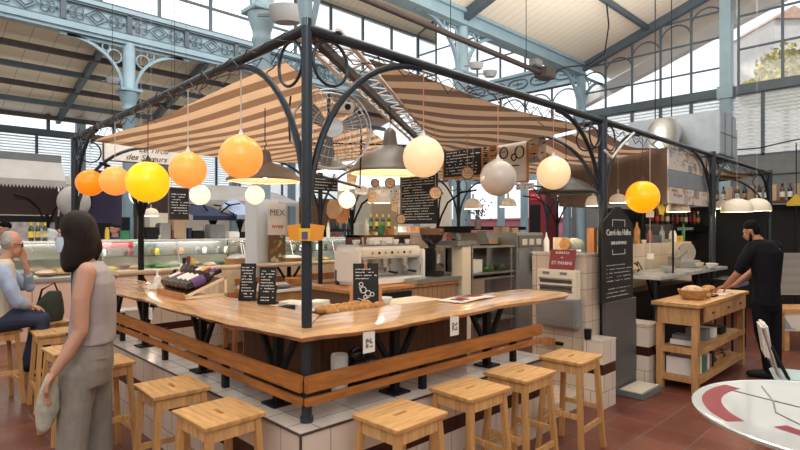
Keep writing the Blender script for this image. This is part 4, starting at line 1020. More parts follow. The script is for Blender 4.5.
MB().lathe([(.145, .52), (.155, .52), (.155, .60), (.145, .60), (.145, .53)], seg=20, caps=False).build('hopper_ring', 'walnut', gr, True)
# --- pale square pillar and steel shelf
struct(MB().b2((3.76, 2.02, 0), (3.93, 2.2, 1.40)).build('column', 'cream'))
tag(MB().b2((3.62, 1.98, 1.40), (4.0, 2.4, 1.46)).build('serving_shelf', 'slate'), 'grey shelf board resting on the pale pillar', 'shelf')
sh = thing('steel_shelf', 'open steel shelf unit of trays right of the pale pillar', 'shelf unit', (4.1, 2.1, 0), world=True)
for x in (4.0, 4.9):
    for y in (2.06, 2.5): MB().b2((x, y, 0), (x + .03, y + .03, 1.38)).build('upright', 'steel', sh)
for z in (1.36, 1.0, .93, .35): MB().b2((3.97, 2.03, z), (4.95, 2.56, z + .025)).build('shelf', 'steel', sh)
MB().b2((4.0, 2.5, .94), (4.9, 2.52, 1.36)).build('back', 'slate', sh)
tag(MB().b2((4.05, 2.1, 1.028), (4.28, 2.4, 1.2)).build('white_box', 'white'), 'white container at the left of the steel shelf', 'box')
b = MB()
for i in range(9): tag(MB().ball((4.36 + .062 * i, 2.2 + .05 * (i % 2), 1.068), (.045, .05, .04), 8, 6, .12).build('lettuce', 'fruit_green' if i % 3 else 'olive_bag', None, True), 'green vegetable on the middle steel shelf, %s from the left' % ORD[i], 'vegetable', 'vegetables on the steel shelf')
for i, (x, m_) in enumerate(((4.15, 'navy'), (4.42, 'black'), (4.68, 'slate'))): tag(MB().ball((x, 2.28, .49), (.15, .14, .115), 12, 8, .05).build('dark_sack', m_, None, True), '%s bundle on the lowest shelf under the steel trays' % ('dark blue', 'black', 'grey')[i], 'bundle')
sf = thing('steel_fridge', 'tall brushed steel cabinet behind the slab left of the tiled pillar', 'cabinet', (5.3, 2.3, 0), world=True)
MB().b2((5.0, 2.03, 0), (5.72, 2.6, 1.56)).build('body', 'steel', sf, bevel=.01); MB().b2((5.04, 2.015, .1), (5.68, 2.03, 1.30)).build('door', 'galv', sf)
MB().b2((5.04, 2.015, 1.34), (5.68, 2.03, 1.52)).build('vent', 'slate', sf)
for x in (5.12, 5.3, 5.5): MB().b2((x, 2.005, 1.38), (x + .12, 2.015, 1.47)).build('vent_slot', 'paper', sf)
t = thing('paper_bag', 'brown paper bag hanging on the steel cabinet door', 'bag', (5.42, 1.96, .98))
MB().loft([(0, 0, 0, .10, .035), (0, 0, .18, .12, .045), (0, 0, .28, .09, .03)], 14).build('bag', 'bag_paper', t, True)
MB().tube([(-.05, 0, .27), (-.05, 0, .36), (.05, 0, .36), (.05, 0, .27)], .005, 5).build('handle', 'apron_rope', t)
MB().box((0, -.046, .13), (.12, .004, .04)).build('print', 'black', t)
t = thing('laptop', 'open dark laptop on the serving shelf above the steel trays', 'laptop', (4.6, 2.2, 1.386), .2)
MB().box((0, 0, .008), (.26, .18, .014)).build('base', 'black', t); MB().beam((0, .09, .01), (0, .14, .2), .26, .008, (0, 1, 0)).build('screen', 'slate', t)
for i, (x, m_, lb) in enumerate(((4.05, 'crimson', 'dark red fruit'), (4.13, 'violet', 'purple fruit'), (4.21, 'red', 'red fruit'), (4.29, 'walnut', 'brown fruit'))):
    tag(MB().ball((x, 2.3, 1.422), .036, 10, 8).build('fruit', m_, None, True), lb + ' in the row on top of the steel shelf', 'fruit')
for i, (x, z, s_) in enumerate(((4.9, 1.386, .16), (5.2, 1.562, .14), (5.45, 1.562, .12))):
    tag(MB().box((x - .05, 2.4, z + s_ * .3), (s_ * 1.3, .16, s_ * .6)).build('carton', 'bag_paper'), 'brown carton standing %s' % ('on the steel shelf beside the laptop', 'on the steel cabinet, left one', 'on the steel cabinet, right one')[i], 'box')
t = thing('flower_vase', 'vase of purple flowers under the pale dome lamp', 'flowers', P(478, 229, 7.4))
MB().lathe([(.04, -.0), (.05, .08), (.03, .16)], seg=12).build('vase', 'slate', t, True)
b = MB(); q = random.Random(3)
for k in range(70): c = Vector((q.gauss(0, .06), q.gauss(0, .06), .27 + q.gauss(0, .06))); b.ball(c, .013, 6, 4)
b.build('blossom', 'violet', t); b = MB()
for k in range(14): b.tube([(0, 0, .12), (q.gauss(0, .05), q.gauss(0, .05), .28)], .003, 4)
b.build('stem', 'green', t)
tag(MB().b2((4.3, 3.3, 0), (6.2, 3.9, 1.56)).build('back_cabinet', 'back_tiles'), 'pale tiled cabinet at the back of the bar under the flowers', 'cabinet')

# --- tiled pillar by the entrance gap
pl = thing('tiled_pillar', 'cream tiled pillar at the end of the right slab', 'pillar', (3.3, .3, 0), world=True); pl['kind'] = 'structure'
MB().b2((3.06, .0, 0), (3.34, .56, 1.37)).build('body', 'pillar_tiles', pl)
MB().b2((3.05, -.01, 1.37), (3.35, .57, 1.385)).build('top', 'ledge_top', pl)
bk = thing('tiled_block', 'low cream tiled block with a brown band before the second post', 'block', (3.12, -.1, 0), world=True); bk['kind'] = 'structure'
MB().b2((3.0, -.19, 0), (3.26, -.01, .60)).build('body', 'wall_tiles', bk); MB().b2((2.995, -.195, .60), (3.265, -.005, .612)).build('top', 'ledge_top', bk)
bk = thing('tiled_block', 'low cream tiled block with a brown band left of the wooden work table', 'block', (4.2, -.1, 0), world=True); bk['kind'] = 'structure'
MB().b2((4.03, -.19, 0), (4.31, .25, .62)).build('body', 'wall_tiles', bk); MB().b2((4.025, -.195, .62), (4.315, .255, .632)).build('top', 'ledge_top', bk)
def onpx(x, px, py): return PX(px, x, py)
a = PX(541, 3.03, 270); c = PX(580, 3.03, 270)
mc = thing('card_machine', 'cream wall machine with slots mounted on the tiled pillar under the red sign', 'machine', (3.0, (a.y + c.y) / 2, 1.0), -PI / 2)
W_ = abs(a.y - c.y)
MB().box((0, 0, .09), (W_, .10, .28)).build('body', 'cream', mc, bevel=.01)
for z, h_ in ((.12, .03), (.055, .03)): MB().box((0, -.052, z), (W_ * .8, .01, h_)).build('slot', 'dark_rust', mc)
for z in (.145, .08, .03): MB().box((0, -.058, z), (W_ * .86, .012, .012)).build('slot_lip', 'chrome', mc)
for x in (-.1, .08): MB().box((x, -.053, .195), (.07, .006, .025)).build('display', 'slate', mc)
mb_ = thing('metal_box', 'grey metal box on the tiled pillar under the cream machine', 'box', (2.985, (a.y + c.y) / 2 - .01, .70), -PI / 2)
MB().box((0, 0, .13), (W_ * 1.02, .13, .27)).build('body', 'galv', mb_, bevel=.015); MB().box((0, -.067, .13), (W_ * .94, .006, .24)).build('lid', 'steel', mb_, bevel=.002)
a2 = PX(561, 2.97, 253)
t = thing('red_sign', 'dark crimson sign with pale lettering on top of the cream machine', 'sign', (2.975, a2.y, 1.23), -PI / 2)
MB().beam((0, 0, .0), (0, .035, .185), .26, .008, (0, 1, 0)).build('panel', 'crimson', t)
text('lettering', 'BURRATA', .032, (0, .022, .155), (PI / 2 - .19, 0, 0), 'chalk_white', t); text('lettering', 'au', .025, (0, .015, .115), (PI / 2 - .19, 0, 0), 'chalk_white', t)
text('lettering', 'ET PANINI', .045, (0, .005, .06), (PI / 2 - .19, 0, 0), 'chalk_white', t)
t = thing('wooden_block', 'small wooden block fixed low on the tiled pillar', 'block', PX(549, 3.01, 341)); MB().box((0, 0, 0), (.06, .10, .06)).build('block', 'orange_wood', t); MB().box((-.035, -.13, 0), (.03, .07, .03)).build('lever', 'black', t)
t = thing('squeeze_bottle', 'white squeeze bottle on the tiled pillar', 'bottle', (3.17, .47, 1.386)); MB().lathe([(.026, 0), (.028, .01), (.028, .11), (.010, .15), (.004, .19)], seg=14).build('body', 'white', t, True)
t = thing('wooden_crate', 'pale wooden box behind the white bottle on the pillar', 'box', (3.25, .36, 1.386)); MB().box((0, 0, .07), (.12, .10, .14)).build('box', 'pale_wood', t)
t = thing('coffee_sack', 'open burlap sack lying on the tiled pillar', 'sack', (3.2, .20, 1.386)); b = MB(); b.ball((0, 0, .07), (.09, .11, .07), 14, 9, .06); b.build('sack', 'cloth_bag', t, True); MB().cyl((-.09, .02, .075), (-.13, .02, .08), .05, .055, seg=16).build('mouth', 'bread', t, True)
tag(MB().b2((3.26, .02, 1.386), (3.33, .09, 1.62)).build('wooden_case', 'orange_wood'), 'upright orange wooden case on the pillar beside the second post', 'case')
for i in range(5): tag(MB().ball((3.09 + .03 * (i % 2), .08 + i * .035, 1.402), (.02, .02, .016), 8, 6, .1).build('bread_piece', 'paper', None, True), 'small pale bread piece at the pillar edge, %s from the second post' % ORD[i], 'bread', 'bread pieces on the pillar')
tag(MB().lathe([(.03, 0), (.035, .09)], (3.0, -.05, .614), 14).build('dark_pot', 'black', None, True), 'black pot standing on the low tiled block before the second post', 'pot')

# --- tall leaning chalk board in front of the passage
a = PY(602, -.09, 300); c = PY(632, -.09, 300)
t = thing('tall_chalkboard', 'tall black chalkboard with a house-shaped top standing right of the second post', 'chalkboard', ((a.x + c.x) / 2, -.10, .92), 0)
hw = abs(c.x - a.x) / 2; zt = PY(602, -.09, 222).z - .92; zp = PY(617, -.09, 207).z - .92
MB().prism([(-hw, 0, 0), (hw, 0, 0), (hw, 0, zt - .02), (.05, 0, zp), (-.05, 0, zp), (-hw, 0, zt)], (0, .02, 0)).build('board', 'chalk', t)
text('lettering', 'Carré des Halles', .080, (0, -.004, zt - .10), (PI / 2, 0, 0), 'chalk_white', t); text('lettering', 'BAR & FROMAGE', .045, (0, -.004, zt - .20), (PI / 2, 0, 0), 'chalk_white', t)
b = MB()
for x0_, x1_, z0_, z1_ in ((-.14, .14, zt + .02, zt + .026), (-.14, .14, zt - .31, zt - .304), (-.14, -.134, zt - .31, zt - .26), (.134, .14, zt - .31, zt - .26), (-.14, -.134, zt - .04, zt + .026), (.134, .14, zt - .04, zt + .026)): b.b2((x0_, -.003, z0_), (x1_, 0, z1_))
b.build('border', 'chalk_white', t)
scribble(9, hw * 1.6, zt - .42, lambda x, z: (x, -.003, z + (zt - .36) / 2), 41, .85, .22).build('lettering', 'chalk_white', t)
t = thing('grey_gate', 'grey sheet metal panel standing between the two tiled blocks', 'panel', ((3.28 + 4.0) / 2, -.065, 0)); MB().box((0, 0, .46), (.70, .03, .90)).build('sheet', 'gate_grey', t); MB().box((.12, -.14, .03), (.46, .25, .05)).build('step', 'slate', t)
MB().box((.12, -.14, .058), (.42, .20, .008)).build('mat', 'cream', t)

# --- right bay: marble counter
mt = thing('marble_counter', 'grey marble counter shelf on an iron leg behind the wooden work table', 'counter', (5.8, 0, 0), world=True)
MB().b2((4.50, -.14, 1.05), (7.0, .46, 1.09)).build('top', 'marble', mt, bevel=.006)
for x in (4.95, 6.5):
    MB().cyl((x, .1, 0), (x, .1, 1.05), .035, seg=12).build('leg', 'grey_steel', mt, True)
    for s in (-1, 1): MB().beam((x, .1, .78), (x + s * .2, .1, 1.04), .03, .03, (0, 1, 0)).build('brace', 'black', mt)
tag(MB().b2((4.35, .52, 0), (7.6, .62, 1.42)).build('tiled_partition', 'back_tiles'), 'cream tiled back partition behind the marble counter', 'partition')
tag(MB().b2((4.35, .28, 0), (6.9, .50, .86)).build('dark_cabinet', 'black'), 'dark cabinet under the marble counter', 'cabinet')
for i, (px, py, r_, m_, lb) in enumerate(((668, 272, .075, 'white', 'white bowl on the marble counter, left of the three'), (697, 267.5, .085, 'cream', 'pale bowl on the marble counter, middle of the three'), (712, 268.5, .075, 'white', 'white bowl on the marble counter, right of the three'))):
    p = PZ(px, py, 1.092); bowl('serving_bowl', lb, p, r_, .07, m_)
tag(MB().box((0, 0, .06), (.42, .12, .12)).xf(Matrix.Translation(PZ(683, 265.5, 1.093))).build('wooden_tray', 'pale_wood'), 'pale wooden tray between the bowls on the marble counter', 'tray')
t = thing('glass_screen', 'clear upright glass screen with a black post on the marble counter', 'screen', PZ(673, 273, 1.093)); MB().cyl((0, 0, 0), (0, 0, .62), .012, seg=8).build('post', 'black', t); MB().box((-.12, .12, .3), (.006, .3, .55)).build('pane', 'clear_glass', t)
b = MB(); q = random.Random(5)
for k in range(14): x = 4.55 + k * .03; b.tube([(x, .3 + q.uniform(-.05, .05), 1.1), (x + .05, .3, 1.16 + q.uniform(0, .06)), (x + .1, .3 + q.uniform(-.06, .06), 1.12)], .010, 5)
tag(b.build('sausage_bundle', 'dark_rust'), 'dark tangle of dried sausages at the left end of the marble counter', 'food')
tag(MB().ball((4.75, .30, 1.15), (.14, .08, .055), 12, 8, .08).build('bread_loaf', 'bread_flour', None, True), 'pale round loaf on the marble counter behind the sausages', 'bread')

# --- hood with sticker board
hd = thing('extractor_hood', 'large boxed hood, brown on its left face, hung under the rail', 'hood', (5.25, .1, 1.93), world=True)
MB().b2((5.25, .06, 1.93), (5.29, 1.5, 2.60)).build('side_panel', 'brown_panel', hd)
MB().b2((5.29, 1.46, 1.93), (6.7, 1.5, 2.60)).b2((5.29, .1, 2.5), (6.7, 1.46, 2.54)).build('back_panel', 'brown_panel', hd)
MB().b2((5.25, .04, 2.34), (6.72, .06, 2.60)).build('sticker_strip', 'sticker_paper', hd)
MB().b2((5.25, .04, 2.13), (6.72, .06, 2.335)).build('grey_strip', 'galv', hd)
MB().b2((5.25, .04, 1.93), (6.72, .06, 2.125)).build('picture_strip', 'sticker_paper', hd)
scribble(5, 1.2, .2, lambda x, z: (5.98 + x, .036, 2.47 + z), 51, .25, .5).build('drawing', 'slate', hd)
scribble(3, 1.3, .17, lambda x, z: (5.98 + x, .036, 2.03 + z), 52, .5, .7).build('pictures', 'bread', hd)
# --- galvanised ventilation box above the rail
vp = P(700, 0, 9.0)
dk = thing('ventilation_box', 'big galvanised ventilation box with a round elbow above the right rail', 'duct', (8.75, 1.05, 2.85))
MB().box((0, 0, .36), (.95, 1.5, .72)).build('fan_box', 'galv', dk, bevel=.01); MB().box((.75, -.08, .30), (.6, 1.1, .62)).build('outlet_box', 'galv', dk, bevel=.01)
b = MB()
for x in (-.2, .2): b.box((x, -.752, .36), (.015, .01, .7))
b.box((0, -.752, .36), (.93, .01, .015)); b.build('seam', 'slate', dk)
el = [(-.45, .1, .40), (-.62, .05, .42), (-.85, 0, .38), (-1.05, -.05, .22), (-1.15, -.08, 0), (-1.2, -.1, -.4)]
MB().tube([Vector(p) for p in el], [.27, .27, .26, .25, .24, .24], 20).build('elbow', 'steel', dk, True)
for x in (-.4, .4): MB().cyl((x, .3, .72), (x, .3, 3.2), .01, seg=6).build('hanger', 'black', dk)
b = MB(); b.tube([P(655, 60, 9), P(700, 130, 9.0)], .004, 4)
tag(MB().tube([P(722, 151, 9.8), P(760, 148, 10.5), P(785, 142, 10.8), P(830, 133, 11.2)], .014, 6).build('cable', 'black', None, True), 'black cable drooping from the ventilation box to the right', 'cable')
b = MB(); b.tube([P(604, 150, 5.0), P(612, 158, 5.0), P(622, 145, 5.1), P(634, 133, 5.2)], .012, 6)
tag(b.build('cable', 'white_cord', None, True), 'pale cable looping beside the second post up to the rail', 'cable')
# --- wooden work table of the man
tb = thing('work_table', 'pale wooden work table with shelves beside the man in black', 'table', (4.95, -.43, 0))
HX, HY = .86, .20
MB().b2((-HX - .03, -HY - .03, .84), (HX + .03, HY + .03, .875)).build('top', 'beech', tb, bevel=.003)
for sx in (-1, 1):
    for sy in (-1, 1): MB().b2((sx * (HX - .05) - .03, sy * (HY - .035) - .03, 0), (sx * (HX - .05) + .03, sy * (HY - .035) + .03, .84)).build('leg', 'beech', tb)
for z in (.40, .12):
    b = MB(); b.b2((-HX + .05, -HY + .03, z), (HX - .05, HY - .03, z + .02)).b2((-HX + .03, -HY, z - .03), (-HX + .05, HY, z + .03)).b2((-HX + .03, -HY - .002, z - .03), (HX - .03, -HY + .015, z + .03)); b.build('shelf', 'beech', tb)
MB().b2((-HX + .01, -HY + .02, .66), (-HX + .03, HY - .02, .84)).b2((-HX + .02, HY - .02, .66), (HX - .02, HY, .84)).build('apron', 'beech', tb)
for i, x in enumerate((-.42, .12, .58)):
    dr = MB().b2((x - .24, -HY - .012, .68), (x + .24, -HY + .01, .83)).build('drawer', 'beech', tb, bevel=.003)
    MB().box((x, -HY - .015, .755), (.07, .008, .02)).build('handle', 'walnut', dr)
items = [(-.62, .0, .43, .16, .22, .05, 'paper', 'flat white box'), (-.60, .0, .485, .15, .2, .04, 'slate', 'grey folded tray'), (-.2, .0, .42, .14, .2, .12, 'slate', 'grey container'), (.05, 0, .42, .12, .2, .10, 'paper', 'white container'), (.35, 0, .42, .2, .2, .08, 'black', 'black pan')]
for x, y, z, wx, wy, h_, m_, lb in items: tag(MB().b2((4.95 + x - wx / 2, -.43 + y - wy / 2, z + .001), (4.95 + x + wx / 2, -.43 + y + wy / 2, z + h_)).build('storage_box', m_), lb + ' on the upper shelf of the wooden work table', 'box')
for i, (x, wx, h_, m_, lb) in enumerate(((-.70, .10, .17, 'paper', 'white ring binder'), (-.585, .09, .18, 'cream', 'cream ring binder'), (-.48, .07, .175, 'green', 'green ring binder'), (-.39, .05, .15, 'slate', 'dark slim box'), (-.32, .05, .17, 'paper', 'white slim carton'), (-.25, .06, .15, 'chrome', 'shiny tin'), (-.17, .06, .16, 'black', 'black tin'))):
    tag(MB().b2((4.95 + x - wx / 2, -.43 - .14, .142), (4.95 + x + wx / 2, -.43 + .13, .142 + h_)).build('binder', m_), lb + ' on the bottom shelf of the wooden work table', 'binder')
for i in range(12): tag(MB().ball((4.95 + .0 + .055 * i, -.46 - .05 * (i % 2), .176), (.035, .035, .033), 10, 7, .05).build('onion', ('bread', 'dark_rust', 'orange_wood')[i % 3], None, True), '%s on the bottom shelf of the work table, %s from the left' % (('golden onion', 'dark onion', 'orange onion')[i % 3], ORD[i]), 'onion', 'onions on the bottom shelf')
p = PZ(704, 297.5, .876)
t = thing('bread_basket', 'wicker basket holding a floury loaf on the work table', 'basket', (4.52, -.45, .877))
MB().lathe([(.09, 0), (.115, .03), (.14, .08), (.145, .10), (.135, .10), (.11, .03), (.08, .008), (.002, .006)], seg=24, caps=False).build('basket', 'wicker', t, True)
tag(MB().ball((4.52, -.45, .965), (.12, .105, .055), 18, 10, .03).build('bread_loaf', 'bread_flour', None, True), 'round floury loaf lying in the wicker basket', 'bread')
tag(MB().ball((4.72, -.53, .905), (.06, .035, .027), 12, 8, .05).build('bread_loaf', 'bread', None, True), 'small bread roll beside the wicker basket', 'bread')
tag(MB().ball((5.05, -.40, .912), (.13, .06, .036), 14, 8, .05).build('bread_loaf', 'bread', None, True), 'long loaf under the man\'s hands on the work table', 'bread')
tag(MB().ball((5.35, -.36, .917), (.13, .07, .04), 14, 8, .05).build('bread_loaf', 'bread', None, True), 'brown loaf at the back of the work table near the man', 'bread')
tag(MB().b2((4.82, -.56, .877), (5.0, -.48, .895)).build('cutting_board', 'black'), 'small dark slicing board beside the basket', 'board')
tag(MB().b2((5.08, -.60, .877), (5.42, -.50, .881)).build('paper_sheet', 'paper'), 'white paper sheet on the work table before the man', 'paper')

# ================================================================= FOREGROUND: round table, folding chair
tp = (1.574, -2.018)
rt = thing('round_table', 'round white enamel table with a dark red pattern in the near right corner', 'table', (*tp, 0))
MB().lathe([(.60, .715), (.628, .722), (.632, .737), (.625, .742), (.61, .74), (.002, .74)], seg=64, caps=False).lathe([(.002, .716), (.60, .715)], seg=64, caps=False).build('tabletop', 'table_enamel', rt, True)
def ringseg(r0, r1, a0, a1, z=.7412, n=18):
    b = MB()
    for k in range(n):
        p = [a0 + (a1 - a0) * (k + j) / n for j in (0, 1)]
        b.face([(r0 * math.cos(p[0]), r0 * math.sin(p[0]), z), (r1 * math.cos(p[0]), r1 * math.sin(p[0]), z), (r1 * math.cos(p[1]), r1 * math.sin(p[1]), z), (r0 * math.cos(p[1]), r0 * math.sin(p[1]), z)])
    return b
dg = math.radians
ringseg(.50, .585, dg(70), dg(140)).build('painted_arc', 'crimson', rt)
ringseg(.36, .43, dg(150), dg(200)).build('painted_arc', 'crimson', rt)
MB().tube([(-.3, .1, .742), (-.15, .25, .742), (.05, .3, .742), (.3, .4, .742)], .004, 5).tube([(-.1, -.3, .742), (0, .1, .742), (.1, .5, .742)], .004, 5).build('painted_line', 'slate', rt)
MB().cyl((0, 0, .03), (0, 0, .716), .035, seg=14).build('pedestal', 'black', rt, True)
for k in range(3): a = k * 2 * PI / 3; MB().beam((.03 * math.cos(a), .03 * math.sin(a), .06), (.32 * math.cos(a), .32 * math.sin(a), .015), .04, .03).build('foot', 'black', rt)
cp = P(790, 330, 4.1); cp.z = 0
fc = thing('folding_chair', 'pale folding chair with dark legs beyond the round table', 'chair', cp, -YAW - .5)
MB().beam((-.13, .15, .60), (-.165, .15, .86), .05, .34, (0, 1, 0)).xf(Matrix.Identity(4)).build('backrest', 'plastic_chair', fc, bevel=.015)
MB().box((.10, .15, .455), (.40, .38, .025)).build('seat', 'mint', fc, bevel=.01)
for y in (-.02, .32):
    MB().tube([(-.17, y, .84), (-.08, y, .5), (.22, y, 0.01)], .012, 8).build('leg', 'steel', fc, True)
    MB().tube([(-.12, y, .70), (.0, y, .44), (-.0, y, .44), (-.22, y, 0.01)], .013, 8).build('leg', 'black', fc, True)
MB().cyl((-.16, -.02, .2), (-.16, .32, .2), .008, seg=6).build('stretcher', 'steel', fc)
# ================================================================= MARKET BEYOND THE BAR
mat('casing', (.66, .71, .76), .5)
struct(MB().b2((2.58, 5.11, 0), (2.96, 5.49, 2.08)).build('column', 'casing', bevel=.01))
def case(x0, x1, y0, label, base='shop_panels', hz=1.40, seed=1, rows=2):
    t = thing('display_case', label, 'display case', ((x0 + x1) / 2, y0 + .45, 0), world=True)
    MB().b2((x0, y0, 0), (x1, y0 + .9, .84)).build('base', base, t)
    MB().b2((x0 - .03, y0 - .03, .84), (x1 + .03, y0 + .93, .89)).build('deck', 'steel', t)
    g = MB(); g.face([(x0, y0 + .02, .89), (x1, y0 + .02, .89), (x1, y0 + .20, hz), (x0, y0 + .20, hz)]); g.build('front_glass', 'case_glass', t)
    MB().b2((x0, y0 + .18, hz), (x1, y0 + .8, hz + .03)).build('top_shelf', 'white', t)
    b = MB(); n_ = max(1, round((x1 - x0) / 1.1))
    for k in range(n_ + 1): x = x0 + (x1 - x0) * k / n_; b.cyl((x, y0 + .02, .89), (x, y0 + .20, hz), .01, seg=6).cyl((x, y0 + .78, .89), (x, y0 + .78, hz), .01, seg=6)
    b.b2((x0, y0 + .75, .9), (x1, y0 + .78, hz)); b.build('frame', 'chrome', t)
    lamp_light(t, hz - .02, 22 * (x1 - x0) / 3, (1, .97, .92), area=(x1 - x0 - .1, .3), y=.05)
    if rows > 1: MB().b2((x0 + .02, y0 + .35, 1.13), (x1 - .02, y0 + .75, 1.145)).build('glass_shelf', 'case_glass', t)
    return t
case(-3.6, .85, 6.9, 'long glass fish counter with pinkish front panels behind the seated man')
case(1.05, 3.55, 7.3, 'glass display counter right of the standing woman beyond the bar'); case(3.6, 6.9, 7.3, 'glass display counter behind the column and poster beyond the bar')
q = random.Random(12)
kinds = [('fish_heap', 'fish', 'pale fish pile'), ('fish_heap', 'salmon', 'pink fish fillets'), ('ice_heap', 'white_gloss', 'heap of crushed ice'), ('shellfish_heap', 'slate', 'grey shellfish pile'), ('shellfish_heap', 'orange_wood', 'orange shellfish pile')]
for i in range(14):
    nm, m_, lb = kinds[(i * 3) % 5]; x = -3.0 + i * .27
    tag(MB().ball((x, 7.35 + .12 * (i % 2), .935), (.14, .17, .06), 12, 7, .18).build(nm, m_, None, True), '%s in the fish counter, %s from its far left end' % (lb, ORD[i]), 'seafood', 'seafood heaps in the fish counter')
for i in range(12):
    nm, m_, lb = [('cheese_wheel', 'fruit_yellow', 'yellow cheese'), ('meat_tray', 'salmon', 'pink meat'), ('salad_tray', 'fruit_green', 'green salad'), ('cream_dish', 'cream', 'cream dish')][(i * 5 + i // 4) % 4]; x = 1.25 + i * .45
    if 2.4 < x < 2.9 and 0: continue
    tag(MB().b2((x - .16, 7.55, .892), (x + .16, 7.95, .905)).ball((x, 7.75, .93), (.13, .16, .05), 10, 6, .12).build(nm, m_, None, True), '%s on a tray in the glass display beyond the bar, %s from its left' % (lb, ORD[i]), 'food', 'dishes in the glass display')
    tag(MB().lathe([(.035, 0), (.04, .01), (.04, .09), (.03, .10), (.03, .12)], (x - .05, 7.9, 1.146), 10).build('jar', ('paper', 'crimson', 'fruit_yellow', 'bread', 'white')[i % 5], None, True), '%s jar on the upper glass shelf beyond the bar, %s from its left' % (('white', 'dark red', 'yellow', 'brown', 'white')[i % 5], ORD[i]), 'jar', 'jars on the upper glass shelf')
tag(MB().box((0, 0, .07), (.34, .03, .14)).xf(Matrix.Translation(PY(122, 7.7, 248)) @ Matrix.Rotation(0, 4, 'Z')).build('red_sign', 'red'), 'small bright red sign in the glass display right of the woman', 'sign')
for i in range(3):
    p = PY(31 + i * 7, 7.3, 230); t = bottle('oil_bottle', 'olive green bottle on top of the fish counter, %s from the left' % ORD[i], 'olive green bottles on the fish counter', 'green_glass', 'yellow', 'fruit_yellow', .95); t.location = (p.x, 7.3, 1.431)
tag(MB().ball((PY(46, 7.35).x, 7.35, 1.53), (.20, .12, .10), 12, 9, .12).build('plastic_sheet', 'frosted_glass', None, True), 'crumpled clear plastic bag over the fish counter behind the seated man', 'bag')
tag(MB().box((0, 0, .012), (.55, .25, .02)).xf(Matrix.Translation((-.2, 7.1, .892)) @ Matrix.Rotation(.1, 4, 'Z')).build('wooden_paddle', 'pale_wood'), 'long wooden board at the front of the fish counter', 'board')
for i, (px, w_, h_, m_, lb) in enumerate(((150, .3, .22, 'black', 'black appliance'), (163, .25, .3, 'steel', 'steel appliance'), (177, .3, .38, 'board_brown', 'brown paper parcel'), (196, .32, .16, 'black', 'flat black scale'), (215, .4, .28, 'slate', 'grey slicing machine'), (232, .28, .14, 'paper', 'white box'))):
    p = PY(px, 7.9, 235); tag(MB().box((p.x, 7.9, 1.431 + h_ / 2), (w_ * .8, .25, h_)).build('appliance' if 'parcel' not in lb and 'box' not in lb else 'parcel', m_, None, bevel=.02), lb + ' on top of the glass display beyond the bar', 'appliance')
# baskets and fruit by the far ledge
def basket(p, r, h_, label, m_='wicker', content=None, cm_=None, cl=''):
    t = thing('basket', label, 'basket', p); MB().lathe([(r * .7, 0), (r * .9, h_ * .5), (r, h_), (r * .93, h_), (r * .8, h_ * .5), (r * .6, .02), (.002, .015)], seg=20, caps=False).build('bowl', m_, t, True)
    MB().tube(arc((0, 0, h_), r, r * 1.1, (1, 0, 0), (0, 0, 1), 0, PI, 12), .010, 6).build('handle', m_, t)
    if content: tag(MB().ball((p[0], p[1], p[2] + h_ * .9), (r * .8, r * .8, h_ * .45), 14, 8, .1).build(content, cm_, None, True), cl, 'food')
tag(MB().b2((2.2, 5.6, 0), (6.2, 6.1, .98)).build('produce_stand', 'pale_wood'), 'pale wooden produce stand behind the far ledge', 'stand')
basket((PY(239, 5.85).x, 5.85, .982), .24, .16, 'round wicker basket behind the far ledge left of the grey column', 'wicker', 'garlic_heap', 'fish', 'pale bulbs heaped in the basket left of the grey column') if PY(239, 5.85).x > 2.2 else basket((PY(239, 7.0).x, 7.1, .98), .24, .16, 'round wicker basket beyond the far ledge')
basket((PY(292, 5.85).x, 5.85, .982), .24, .13, 'wicker basket with a raised handle right of the poster', 'wicker', 'garlic_heap', 'white', 'white bulbs heaped in the basket right of the poster')
for i in range(14): tag(MB().ball((PY(340 + i * 2.6, 5.8).x, 5.75 + .1 * (i % 2), 1.04 + .03 * (i % 3)), (.06, .06, .055), 8, 6).build('lemon', 'fruit_yellow' if i % 4 else 'fruit_green', None, True), '%s fruit on the pale produce stand, %s from the left' % ('yellow' if i % 4 else 'green', ORD[i]), 'fruit', 'yellow fruit on the produce stand')
# poster MEX
t, w_, h_ = board('poster', 'tall white poster with large grey letters beside the grey column', 'poster', 'y', 5.0, 268.5, 285.5, 203, 235, face='paper', rows=0)
text('lettering', 'MEX', h_ * .27, (.0, -.005, h_ * .20), (PI / 2, 0, 0), 'slate', t); text('lettering', 'ivrea', h_ * .21, (.0, -.005, -h_ * .22), (PI / 2, 0, 0), 'red', t, shear=.3)
board('food_poster', 'small food photograph under the white lettered poster', 'poster', 'y', 5.0, 268.5, 285.5, 235, 262, face='food_photo', rows=0)
# stalls behind: posts with branching arms, panels, awnings
def branch_post(x, y, z1, label, n_=4, m_='black'):
    zb = .607 if 4.7 < y < 5.1 else 0; t = thing('branching_post', label, 'post', (x, y, zb)); z1 -= zb; MB().cyl((0, 0, 0), (0, 0, z1), .04, .03, seg=10).build('post', m_, t, True)
    for k in range(n_):
        a = k * 2 * PI / n_ + .6; c, s = math.cos(a), math.sin(a)
        MB().tube([(0, 0, z1 - .35), (c * .06, s * .06, z1 - .15), (c * .18, s * .18, z1 + .1), (c * .42, s * .42, z1 + .28), (c * .7, s * .7, z1 + .32)], .018, 6).build('arm', m_, t)
branch_post(*PY(141, 4.87).xy, 2.05, 'slim branching iron post standing behind the yellow globe'); branch_post(*PY(438, 4.2).xy, 2.0, 'branching iron post behind the coffee grinder')
branch_post(*PY(352, 4.9).xy, 1.95, 'branching iron post behind the small glowing globe right of the fan'); branch_post(*PY(557, 3.4).xy, 2.0, 'branching iron post under the wide dark bell lamp')
